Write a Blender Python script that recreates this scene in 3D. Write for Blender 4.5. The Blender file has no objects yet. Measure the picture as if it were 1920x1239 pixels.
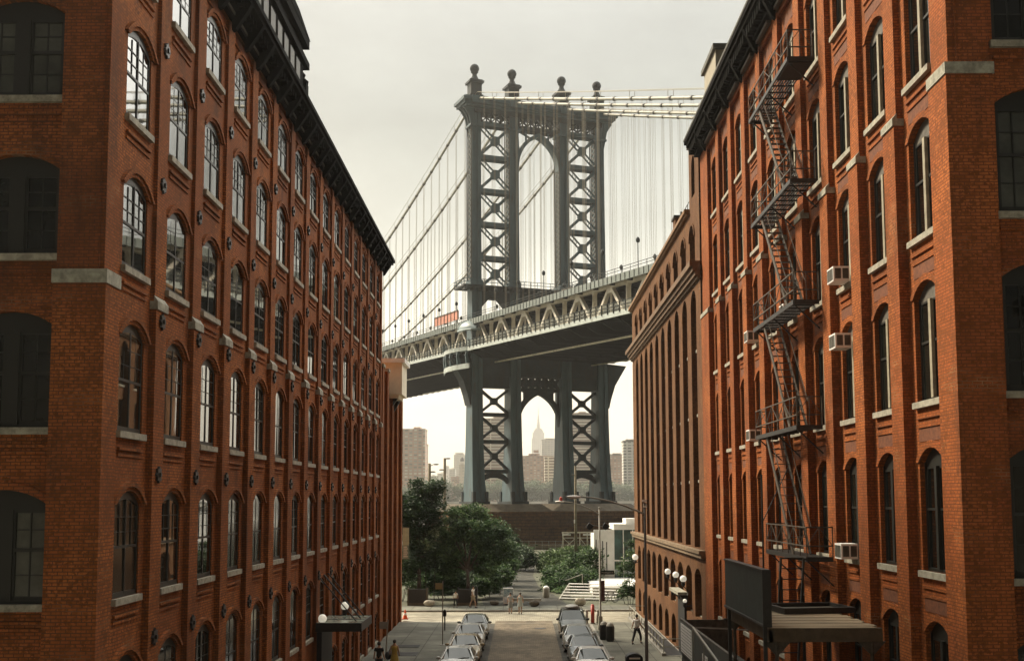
import bpy, bmesh, math, random
from mathutils import Vector, Matrix, noise
S = bpy.context.scene
COL = S.collection
R = math.radians
random.seed(7)

# ------------------------------------------------------------ camera
CAMH = 8.9
F, PX, PY, IW, IH = 2200.0, 976.0, 730.0, 1920.0, 1239.0
PITCH = math.atan(207/2200); ROLL = -math.atan(82/23800)
_fw = Vector((0, math.cos(PITCH), math.sin(PITCH))); _rt = Vector((1, 0, 0)); _up = _rt.cross(_fw)
_r = _rt*math.cos(ROLL) + _up*math.sin(ROLL); _u = -_rt*math.sin(ROLL) + _up*math.cos(ROLL)
cd = bpy.data.cameras.new("camera"); cam = bpy.data.objects.new("camera", cd); COL.objects.link(cam)
cd.sensor_fit = 'HORIZONTAL'; cd.sensor_width = 36; cd.lens = F/IW*36
cd.shift_x = -(PX-IW/2)/IW; cd.shift_y = (PY-IH/2)/IW
cd.clip_start = 0.1; cd.clip_end = 30000
M4 = Matrix.Identity(4)
for i in range(3):
    M4[i][0] = _r[i]; M4[i][1] = _u[i]; M4[i][2] = -_fw[i]
M4[2][3] = CAMH
cam.matrix_world = M4
S.camera = cam

# ------------------------------------------------------------ sky and sun
SUN_AZ, SUN_EL = R(-55), R(41)      # azimuth from +Y towards +X, the sun stands behind thin cloud ahead on the left
W = bpy.data.worlds.new("World"); S.world = W; W.use_nodes = True
def world():
    nt = W.node_tree; N = nt.nodes; L = nt.links; N.clear()
    out = N.new('ShaderNodeOutputWorld'); bg = N.new('ShaderNodeBackground')
    sky = N.new('ShaderNodeTexSky'); sky.sky_type = 'NISHITA'; sky.sun_disc = False
    sky.sun_elevation = SUN_EL; sky.sun_rotation = SUN_AZ
    sky.air_density = 1.5; sky.dust_density = 4.0; sky.ozone_density = 1.0
    bg.inputs['Strength'].default_value = 0.10
    tc = N.new('ShaderNodeTexCoord'); sp = N.new('ShaderNodeSeparateXYZ'); L.new(tc.outputs['Generated'], sp.inputs[0])
    # overcast layer: cream near the horizon, grey above, brightest overhead
    cr = N.new('ShaderNodeValToRGB'); e = cr.color_ramp.elements
    K = 1.0
    pts = [(0.0, (7.6, 6.1, 3.9)), (0.06, (7.2, 6.2, 4.5)), (0.14, (4.7, 4.5, 3.75)), (0.22, (2.45, 2.52, 2.22)), (0.31, (1.45, 1.54, 1.40)),
           (0.42, (2.4, 2.45, 2.3)), (0.58, (8.5, 8.3, 7.6)), (1.0, (13.4, 13.0, 11.8))]
    e[0].position = pts[0][0]; e[0].color = (*[c/14 for c in pts[0][1]], 1)
    e[1].position = 1.0; e[1].color = (*[c/14 for c in pts[-1][1]], 1)
    for p, c in pts[1:-1]:
        x = e.new(p); x.color = (*[k/14 for k in c], 1)
    L.new(sp.outputs['Z'], cr.inputs[0])
    # soft cloud streaks
    mp = N.new('ShaderNodeMapping'); mp.inputs['Scale'].default_value = (1.5, 1.5, 3.2); mp.inputs['Rotation'].default_value = (0, R(14), 0)
    L.new(tc.outputs['Generated'], mp.inputs[0])
    nz = N.new('ShaderNodeTexNoise'); nz.inputs['Scale'].default_value = 2.6; nz.inputs['Detail'].default_value = 7; nz.inputs['Roughness'].default_value = 0.58
    L.new(mp.outputs[0], nz.inputs['Vector'])
    mr = N.new('ShaderNodeMapRange'); mr.inputs['From Min'].default_value = 0.32; mr.inputs['From Max'].default_value = 0.68
    mr.inputs['To Min'].default_value = 10.8; mr.inputs['To Max'].default_value = 16.4
    L.new(nz.outputs['Fac'], mr.inputs['Value'])
    sc = N.new('ShaderNodeVectorMath'); sc.operation = 'SCALE'; L.new(cr.outputs[0], sc.inputs[0]); L.new(mr.outputs[0], sc.inputs['Scale'])
    mx = N.new('ShaderNodeMix'); mx.data_type = 'RGBA'; mx.inputs['Factor'].default_value = 0.93
    L.new(sky.outputs[0], mx.inputs[6]); L.new(sc.outputs[0], mx.inputs[7])
    # sky dimmed behind the camera, added so faces towards it stay dark
    bk = N.new('ShaderNodeMapRange'); bk.interpolation_type = 'SMOOTHSTEP'; bk.inputs['From Min'].default_value = -.42; bk.inputs['From Max'].default_value = .25; bk.inputs['To Min'].default_value = .085; bk.inputs['To Max'].default_value = 1.0; L.new(sp.outputs['Y'], bk.inputs['Value'])
    bs = N.new('ShaderNodeVectorMath'); bs.operation = 'SCALE'; L.new(mx.outputs[2], bs.inputs[0]); L.new(bk.outputs[0], bs.inputs['Scale'])
    # unseen bright patch added to the sky right of view, mirrored in left windows
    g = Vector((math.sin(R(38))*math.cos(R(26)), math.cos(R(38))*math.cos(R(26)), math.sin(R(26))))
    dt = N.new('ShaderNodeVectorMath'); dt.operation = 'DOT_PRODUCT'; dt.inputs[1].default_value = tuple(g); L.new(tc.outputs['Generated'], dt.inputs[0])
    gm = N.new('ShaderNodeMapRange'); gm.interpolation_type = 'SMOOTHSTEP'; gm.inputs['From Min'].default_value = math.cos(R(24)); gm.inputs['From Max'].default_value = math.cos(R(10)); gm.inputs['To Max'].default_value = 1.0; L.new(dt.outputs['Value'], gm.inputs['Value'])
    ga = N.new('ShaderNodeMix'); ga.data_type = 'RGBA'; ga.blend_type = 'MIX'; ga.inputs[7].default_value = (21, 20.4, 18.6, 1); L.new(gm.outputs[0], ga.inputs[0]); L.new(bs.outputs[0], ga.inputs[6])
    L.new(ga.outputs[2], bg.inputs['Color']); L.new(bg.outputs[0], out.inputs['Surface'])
world()
sl = bpy.data.lights.new("sun", 'SUN'); sun = bpy.data.objects.new("sun", sl); COL.objects.link(sun)
sl.energy = 2.6; sl.angle = R(10); sl.color = (1.0, 0.86, 0.66)
_sd = Vector((math.sin(SUN_AZ)*math.cos(SUN_EL), math.cos(SUN_AZ)*math.cos(SUN_EL), math.sin(SUN_EL)))
sun.rotation_euler = _sd.to_track_quat('Z', 'Y').to_euler()
sun.location = (0, 0, 120)
S.view_settings.view_transform = 'Standard'; S.view_settings.look = 'None'
S.view_settings.exposure = 1.4; S.view_settings.gamma = 1.0
S.render.engine = 'CYCLES'
S.cycles.max_bounces = 6; S.cycles.diffuse_bounces = 3; S.cycles.glossy_bounces = 3; S.cycles.transmission_bounces = 4
S.cycles.volume_bounces = 0; S.cycles.transparent_max_bounces = 8
S.cycles.sample_clamp_indirect = 4.0
S.cycles.use_denoising = True

# ------------------------------------------------------------ helpers
class MB:
    """collects simple shapes and links them as ONE mesh object"""
    def __init__(s): s.v = []; s.f = []; s.m = []; s.sm = []; s.cur = 0; s.T = None; s.smooth = False
    def add(s, vs, fs):
        o = len(s.v)
        if s.T is not None: vs = [s.T @ Vector(p) for p in vs]
        s.v.extend([tuple(p) for p in vs]); s.f.extend([tuple(i+o for i in f) for f in fs])
        s.m.extend([s.cur]*len(fs)); s.sm.extend([s.smooth]*len(fs))
    def quad(s, *p): s.add(p, [tuple(range(len(p)))])
    def box(s, x0, x1, y0, y1, z0, z1, P=None):
        c = [(x0,y0,z0),(x1,y0,z0),(x1,y1,z0),(x0,y1,z0),(x0,y0,z1),(x1,y0,z1),(x1,y1,z1),(x0,y1,z1)]
        if P: c = [P(*q) for q in c]
        s.add(c, [(0,3,2,1),(4,5,6,7),(0,1,5,4),(1,2,6,5),(2,3,7,6),(3,0,4,7)])
    def bar(s, a, b, w, h=None, up=(0,0,1)):
        a = Vector(a); b = Vector(b); d = (b-a).normalized(); upv = Vector(up)
        if abs(d.dot(upv)) > .98: upv = Vector((0,1,0)) if abs(d.y) < .9 else Vector((1,0,0))
        x = d.cross(upv).normalized(); y = x.cross(d).normalized(); h = h or w
        c = []
        for p in (a, b):
            for i, j in ((-1,-1),(1,-1),(1,1),(-1,1)): c.append(p + x*(w/2*i) + y*(h/2*j))
        s.add(c, [(0,3,2,1),(4,5,6,7),(0,1,5,4),(1,2,6,5),(2,3,7,6),(3,0,4,7)])
    def tube(s, pts, r, n=8, caps=True):
        pts = [Vector(p) for p in pts]; rs = r if isinstance(r, (list, tuple)) else [r]*len(pts)
        c = []; fs = []; px = None
        for i, p in enumerate(pts):
            d = (pts[min(i+1, len(pts)-1)] - pts[max(i-1, 0)]).normalized()
            if px is None:
                u = Vector((0,0,1)) if abs(d.z) < .9 else Vector((0,1,0)); px = d.cross(u).normalized()
            px = (px - d*px.dot(d)).normalized(); py = d.cross(px)
            for k in range(n):
                a = 2*math.pi*k/n; c.append(p + px*(rs[i]*math.cos(a)) + py*(rs[i]*math.sin(a)))
        for i in range(len(pts)-1):
            for k in range(n):
                fs.append((i*n+k, i*n+(k+1) % n, (i+1)*n+(k+1) % n, (i+1)*n+k))
        if caps: fs.append(tuple(range(n-1, -1, -1))); fs.append(tuple((len(pts)-1)*n+k for k in range(n)))
        s.add(c, fs)
    def lathe(s, prof, n=16, o=(0,0,0), a0=0, a1=2*math.pi, sx=1, sy=1):
        full = abs(a1-a0-2*math.pi) < 1e-4; m = n if full else n+1
        c = []; fs = []
        for r, z in prof:
            for k in range(m):
                a = a0+(a1-a0)*k/n; c.append((o[0]+r*math.cos(a)*sx, o[1]+r*math.sin(a)*sy, o[2]+z))
        for i in range(len(prof)-1):
            for k in range(n):
                k2 = (k+1) % m; fs.append((i*m+k, i*m+k2, (i+1)*m+k2, (i+1)*m+k))
        s.add(c, fs)
    def sphere(s, o, r, n=14, sx=1, sy=1, sz=1):
        s.lathe([(max(r*math.sin(math.pi*i/(n//2+1)), 1e-4), -r*sz*math.cos(math.pi*i/(n//2+1))) for i in range(n//2+2)], n, o, sx=sx, sy=sy)
    def prism(s, poly, a, b, P=None):
        """polygon (list of 2D) extruded between a and b; P maps (p,q,d)->xyz"""
        P = P or (lambda p, q, d: (p, d, q)); n = len(poly)
        c = [P(p, q, a) for p, q in poly]+[P(p, q, b) for p, q in poly]
        fs = [tuple(range(n)), tuple(range(2*n-1, n-1, -1))]+[(i, i+n, (i+1) % n+n, (i+1) % n) for i in range(n)]
        s.add(c, fs)
    def build(s, name, mats, parent=None, loc=None, rotz=0, normals=True):
        me = bpy.data.meshes.new(name); me.from_pydata(s.v, [], s.f)
        if not isinstance(mats, (list, tuple)): mats = [mats]
        for m in mats: me.materials.append(m)
        me.polygons.foreach_set('material_index', s.m); me.polygons.foreach_set('use_smooth', s.sm)
        if normals and len(s.f) < 60000:
            bm = bmesh.new(); bm.from_mesh(me); bmesh.ops.recalc_face_normals(bm, faces=bm.faces); bm.to_mesh(me); bm.free()
        me.update()
        return link(name, me, parent, loc, rotz)
def link(name, me, parent=None, loc=None, rotz=0):
    o = bpy.data.objects.new(name, me); COL.objects.link(o)
    if parent is not None: o.parent = parent
    if loc is not None: o.location = loc
    o.rotation_euler = (0, 0, rotz)
    return o
def tag(o, label=None, cat=None, group=None, kind=None):
    if label: o['label'] = label
    if cat: o['category'] = cat
    if group: o['group'] = group
    if kind: o['kind'] = kind
    return o
def thing(name, label, cat, loc=(0,0,0), rotz=0, group=None):
    o = link(name, None, None, loc, rotz); o.empty_display_size = .2
    return tag(o, label, cat, group)
def dup(root, loc, rotz=None, label=None, group=None):
    def cp(o, par):
        c = o.copy(); COL.objects.link(c)
        if par is not None: c.parent = par
        for ch in o.children: cp(ch, c)
        return c
    r = cp(root, None); r.location = loc
    if rotz is not None: r.rotation_euler = (0, 0, rotz)
    if label: r['label'] = label
    if group: r['group'] = group
    return r

# ------------------------------------------------------------ materials
def mat(name, color, rough=.7, metal=0.0, var=0.0, vscale=3.0, spec=.5, bump=0.0, bscale=30.0, ior=None, emit=None, estr=0, coat=0, vcol=None, stretch=(1,1,1), detail=5):
    m = bpy.data.materials.new(name); m.use_nodes = True; nt = m.node_tree; N = nt.nodes; L = nt.links
    b = N['Principled BSDF']; b.inputs['Base Color'].default_value = (*color, 1); b.inputs['Roughness'].default_value = rough
    b.inputs['Metallic'].default_value = metal; b.inputs['Specular IOR Level'].default_value = spec
    if ior: b.inputs['IOR'].default_value = ior
    if coat: b.inputs['Coat Weight'].default_value = coat; b.inputs['Coat Roughness'].default_value = .05
    if emit: b.inputs['Emission Color'].default_value = (*emit, 1); b.inputs['Emission Strength'].default_value = estr
    if var or bump:
        g = N.new('ShaderNodeNewGeometry'); mp = N.new('ShaderNodeMapping'); mp.inputs['Scale'].default_value = stretch
        L.new(g.outputs['Position'], mp.inputs[0])
    if var:
        n = N.new('ShaderNodeTexNoise'); n.inputs['Scale'].default_value = vscale; n.inputs['Detail'].default_value = detail; n.inputs['Roughness'].default_value = .65
        L.new(mp.outputs[0], n.inputs['Vector'])
        mr = N.new('ShaderNodeMapRange'); mr.inputs['From Min'].default_value = .3; mr.inputs['From Max'].default_value = .7
        L.new(n.outputs['Fac'], mr.inputs['Value'])
        mx = N.new('ShaderNodeMix'); mx.data_type = 'RGBA'
        lo = tuple(c*(1-var) for c in color); hi = vcol or tuple(min(c*(1+var), 1) for c in color)
        mx.inputs[6].default_value = (*lo, 1); mx.inputs[7].default_value = (*hi, 1)
        L.new(mr.outputs[0], mx.inputs[0]); L.new(mx.outputs[2], b.inputs['Base Color'])
    if bump:
        n2 = N.new('ShaderNodeTexNoise'); n2.inputs['Scale'].default_value = bscale; n2.inputs['Detail'].default_value = 3
        L.new(mp.outputs[0], n2.inputs['Vector'])
        bp = N.new('ShaderNodeBump'); bp.inputs['Strength'].default_value = bump; bp.inputs['Distance'].default_value = .02
        L.new(n2.outputs['Fac'], bp.inputs['Height']); L.new(bp.outputs[0], b.inputs['Normal'])
    return m

def brick(name, c1, c2, mortar, mortar2, dirt=.35, seed=0.0, bw=.215, rh=.075, ms=.012, streak=.5, horiz=False):
    m = bpy.data.materials.new(name); m.use_nodes = True; nt = m.node_tree; N = nt.nodes; L = nt.links
    b = N['Principled BSDF']; b.inputs['Roughness'].default_value = .85; b.inputs['Specular IOR Level'].default_value = .12
    g = N.new('ShaderNodeNewGeometry'); sp = N.new('ShaderNodeSeparateXYZ'); L.new(g.outputs['Position'], sp.inputs[0])
    sn = N.new('ShaderNodeSeparateXYZ'); L.new(g.outputs['True Normal'], sn.inputs[0])
    ab = N.new('ShaderNodeMath'); ab.operation = 'ABSOLUTE'; L.new(sn.outputs[0], ab.inputs[0])
    gt = N.new('ShaderNodeMath'); gt.operation = 'GREATER_THAN'; gt.inputs[1].default_value = .6; L.new(ab.outputs[0], gt.inputs[0])
    mxu = N.new('ShaderNodeMix'); L.new(gt.outputs[0], mxu.inputs[0]); L.new(sp.outputs[0], mxu.inputs[2]); L.new(sp.outputs[1], mxu.inputs[3])
    cb = N.new('ShaderNodeCombineXYZ'); L.new(mxu.outputs[0], cb.inputs[0]); L.new(sp.outputs[1 if horiz else 2], cb.inputs[1]); cb.inputs[2].default_value = seed
    if horiz: nt.links.new(sp.outputs[0], cb.inputs[0])
    bt = N.new('ShaderNodeTexBrick'); bt.inputs['Scale'].default_value = 1; bt.inputs['Mortar Size'].default_value = ms
    bt.inputs['Mortar Smooth'].default_value = .3; bt.inputs['Bias'].default_value = -.1
    bt.inputs['Brick Width'].default_value = bw; bt.inputs['Row Height'].default_value = rh
    L.new(cb.outputs[0], bt.inputs['Vector'])
    def noise_(scale, detail, lo, hi, st=(1,1,1)):
        mp = N.new('ShaderNodeMapping'); mp.inputs['Scale'].default_value = st; mp.inputs['Location'].default_value = (seed, seed*2, 0)
        L.new(g.outputs['Position'], mp.inputs[0])
        n = N.new('ShaderNodeTexNoise'); n.inputs['Scale'].default_value = scale; n.inputs['Detail'].default_value = detail; n.inputs['Roughness'].default_value = .6
        L.new(mp.outputs[0], n.inputs['Vector'])
        r = N.new('ShaderNodeMapRange'); r.inputs['From Min'].default_value = lo; r.inputs['From Max'].default_value = hi; r.interpolation_type = 'SMOOTHSTEP'
        L.new(n.outputs['Fac'], r.inputs['Value']); return r.outputs[0]
    def mix(f, a, b_, mode='MIX'):
        x = N.new('ShaderNodeMix'); x.data_type = 'RGBA'; x.blend_type = mode
        for i, v in ((0, f), (6, a), (7, b_)):
            if isinstance(v, (int, float)): x.inputs[i].default_value = v
            elif isinstance(v, tuple): x.inputs[i].default_value = (*v, 1)
            else: L.new(v, x.inputs[i])
        return x.outputs[2]
    # single bricks baked darker or paler
    ca = mix(noise_(.28, 6, .36, .60), c1, c2)
    cbk = mix(noise_(9, 3, .44, .58), ca, tuple(k*.40 for k in c1))
    cd_ = mix(noise_(14, 1, .60, .72, (1, 1, 2.5)), cbk, tuple(min(k*1.35+.01, 1) for k in c2))
    cz = mix(noise_(1.1, 5, .38, .62), ca, tuple(k*.42 for k in c1))
    L.new(cd_, bt.inputs['Color1']); L.new(cz, bt.inputs['Color2'])
    L.new(mix(noise_(.5, 7, .56, .78, (1, 1, 2.6)), mortar, mortar2), bt.inputs['Mortar'])
    # soot streaks and stains with a shape of their own
    st = noise_(.7, 8, .47, .80, (1.6, 1.6, .22))
    dd = N.new('ShaderNodeMath'); dd.operation = 'MULTIPLY'; dd.inputs[1].default_value = dirt; L.new(st, dd.inputs[0])
    colr = mix(dd.outputs[0], bt.outputs['Color'], (.035, .022, .016))
    L.new(colr, b.inputs['Base Color'])
    bp = N.new('ShaderNodeBump'); bp.inputs['Strength'].default_value = .35; bp.inputs['Distance'].default_value = .01; bp.invert = True
    L.new(bt.outputs['Fac'], bp.inputs['Height']); L.new(bp.outputs[0], b.inputs['Normal'])
    return m

MT = {}
def stain(m, col, scale, lo, hi, stretch=(1, 1, 1), amount=1.0, detail=7):
    """mixes patches of another colour (rust, grime) into a material"""
    nt = m.node_tree; N = nt.nodes; L = nt.links; b = N['Principled BSDF']; src = b.inputs['Base Color']
    g = N.new('ShaderNodeNewGeometry'); mp = N.new('ShaderNodeMapping'); mp.inputs['Scale'].default_value = stretch; L.new(g.outputs['Position'], mp.inputs[0])
    n = N.new('ShaderNodeTexNoise'); n.inputs['Scale'].default_value = scale; n.inputs['Detail'].default_value = detail; n.inputs['Roughness'].default_value = .7; L.new(mp.outputs[0], n.inputs['Vector'])
    r = N.new('ShaderNodeMapRange'); r.inputs['From Min'].default_value = lo; r.inputs['From Max'].default_value = hi; r.inputs['To Max'].default_value = amount; L.new(n.outputs['Fac'], r.inputs['Value'])
    x = N.new('ShaderNodeMix'); x.data_type = 'RGBA'; L.new(r.outputs[0], x.inputs[0]); x.inputs[7].default_value = (*col, 1)
    if src.is_linked: L.new(src.links[0].from_socket, x.inputs[6])
    else: x.inputs[6].default_value = src.default_value
    L.new(x.outputs[2], src); return m
MT['brickL'] = brick('brick left', (.44,.140,.032), (.29,.085,.024), (.13,.055,.024), (.34,.20,.10), .75, 3)
MT['brickR'] = brick('brick right', (.48,.148,.036), (.35,.096,.027), (.17,.058,.022), (.44,.24,.11), .6, 11)
MT['brickR2'] = brick('brick brown', (.22,.105,.042), (.155,.074,.032), (.15,.075,.042), (.26,.15,.08), .4, 23)
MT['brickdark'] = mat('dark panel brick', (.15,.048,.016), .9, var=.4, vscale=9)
MT['stone'] = mat('stone sill', (.33,.31,.24), .8, var=.35, vscale=4, bump=.3)
MT['stonecap'] = mat('stone cap', (.33,.32,.25), .8, var=.4, vscale=5, bump=.3)
MT['cornice'] = mat('painted cornice metal', (.005,.005,.004), .9, spec=.05, var=.5, vscale=3)
MT['cornicelight'] = mat('weathered cornice metal', (.07,.066,.048), .6, var=.5, vscale=4)
MT['frame'] = mat('dark window frame', (.014,.015,.011), .5)
MT['framelight'] = mat('worn light mullion', (.30,.27,.19), .6, var=.3, vscale=5)
MT['tympanum'] = mat('grey arch panel', (.11,.10,.08), .7, var=.3, vscale=6)
def glass(name, col, rough=.03, ior=1.75, bump=.06):
    m = mat(name, col, rough, ior=ior, var=.35, vscale=1.2, spec=.5, bump=bump, bscale=1.3)
    return m
MT['glass'] = glass('dark window glass', (.006,.007,.006), ior=3.0, rough=.02, bump=.03)
MT['glassdull'] = glass('dusty window glass', (.012,.013,.010), rough=.12, ior=1.5)
MT['blind'] = glass('window with pale blind', (.085,.09,.075), rough=.08, ior=1.6)
MT['iron'] = mat('black painted iron', (.018,.017,.015), .5, var=.4, vscale=8)
MT['ironrust'] = mat('weathered iron', (.075,.06,.042), .6, var=.5, vscale=8)
MT['bridge'] = mat('bridge steel paint', (.062,.112,.130), .55, var=.25, vscale=.5, stretch=(1,1,.3))
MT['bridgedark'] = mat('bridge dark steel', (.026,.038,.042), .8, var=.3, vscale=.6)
MT['bridgeunder'] = mat('shade-black bridge underside steel', (.006,.007,.007), .9)  # near-black colour holds the shade under and between the decks
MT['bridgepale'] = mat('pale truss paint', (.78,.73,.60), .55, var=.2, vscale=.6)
MT['bridgeedge'] = mat('pale blue edge beam', (.50,.56,.53), .5, var=.2, vscale=.6)
MT['cable'] = mat('cream cable wrapping', (.30,.30,.235), .5, var=.15, vscale=.8)
MT['cabledark'] = mat('cable band', (.10,.10,.085), .5)
MT['hanger'] = mat('suspender wire', (.38,.34,.25), .5)
MT['masonry'] = brick('granite masonry', (.25,.125,.048), (.16,.085,.036), (.04,.028,.02), (.16,.12,.08), .6, 5, bw=1.6, rh=.62, ms=.05)
MT['masonrytop'] = mat('granite coping', (.12,.095,.06), .85, var=.4, vscale=.8)
MT['concrete'] = mat('concrete', (.34,.33,.28), .85, var=.25, vscale=1.2, bump=.2)
MT['kerb'] = mat('kerb stone', (.25,.24,.21), .8, var=.3, vscale=2)
MT['asphalt'] = mat('asphalt', (.052,.050,.044), .85, var=.35, vscale=1.4, bump=.3, bscale=60)
MT['black'] = mat('black', (.01,.01,.01), .6)
MT['white'] = mat('white paint', (.86,.85,.80), .5, var=.08, vscale=2)
MT['rubber'] = mat('tyre rubber', (.015,.015,.015), .8)
MT['chrome'] = mat('bright metal', (.6,.6,.58), .25, metal=1)
stain(MT['bridge'], (.075, .045, .025), .9, .56, .74, (1, 1, .25), .8)
stain(MT['bridge'], (.03, .04, .04), 2.5, .5, .8, (1, 1, .12), .7)
stain(MT['bridgedark'], (.05, .03, .018), 1.3, .5, .75, (1, 1, .3), .8)
stain(MT['bridgeedge'], (.12, .08, .05), 1.2, .54, .72, (1, 1, .4), .7)
stain(MT['bridgepale'], (.22, .13, .07), 1.6, .56, .76, (1, 1, .5), .75)
stain(MT['cable'], (.12, .10, .07), 1.5, .5, .75, (1, 1, 1), .6)
stain(MT['stone'], (.06, .055, .045), 5, .5, .75, (1, 1, 1), .75)
stain(MT['stonecap'], (.07, .06, .045), 4, .5, .75, (1, 1, 1), .75)
MT['globe'] = mat('milk glass globe', (.85,.83,.74), .25, emit=(1,.93,.75), estr=.15)
MT['wood'] = mat('weathered planks', (.26,.20,.12), .85, var=.45, vscale=1.6, stretch=(.5,6,6))
# ------------------------------------------------------------ facades
def arch_pts(uc, w, spring, rise, n=8):
    """points from left spring to right spring of a segmental arch"""
    if rise <= 0: return [(uc-w/2, spring), (uc+w/2, spring)]
    r = (w*w/4+rise*rise)/(2*rise); a = math.asin(min(1, w/2/r)); zc = spring+rise-r
    if rise > w/2*.999: a = math.pi/2; r = w/2; zc = spring
    return [(uc+r*math.sin(-a+2*a*i/n), zc+r*math.cos(-a+2*a*i/n)) for i in range(n+1)]
def cell(mb, P, u0, u1, v0, v1, uc, w, s, spring, rise, w0, w1, n=8):
    """wall cell at depth w0 with an arched opening; the reveal runs back to w1"""
    a, b = uc-w/2, uc+w/2; A = arch_pts(uc, w, spring, rise, n)
    q = lambda *p: mb.quad(*[P(u, v, w0) for u, v in p])
    q((u0, v0), (a, v0), (a, v1), (u0, v1)); q((b, v0), (u1, v0), (u1, v1), (b, v1))
    if s > v0: q((a, v0), (b, v0), (b, s), (a, s))
    for i in range(len(A)-1):
        q(A[i], A[i+1], (A[i+1][0], v1), (A[i][0], v1))
    ring = [(a, s)]+A+[(b, s)]
    for i in range(len(ring)-1):
        mb.quad(P(*ring[i], w0), P(*ring[i+1], w0), P(*ring[i+1], w1), P(*ring[i], w1))
    mb.quad(P(a, s, w0), P(b, s, w0), P(b, s, w1), P(a, s, w1))
def ring(mb, P, uc, w, spring, rise, t, wa, wb, off=0, n=8):
    """proud arch ring of thickness t between depths wa and wb"""
    A = arch_pts(uc, w+2*off, spring, rise+off*.6, n); B = arch_pts(uc, w+2*(off+t), spring, rise+(off+t)*.75, n)
    for i in range(n):
        mb.quad(P(*A[i], wb), P(*A[i+1], wb), P(*B[i+1], wb), P(*B[i], wb))
        mb.quad(P(*B[i], wb), P(*B[i+1], wb), P(*B[i+1], wa), P(*B[i], wa))
        mb.quad(P(*A[i], wb), P(*A[i+1], wb), P(*A[i+1], wa), P(*A[i], wa))
    for X in ((A[0], B[0]), (A[-1], B[-1])):
        mb.quad(P(*X[0], wa), P(*X[1], wa), P(*X[1], wb), P(*X[0], wb))

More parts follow.
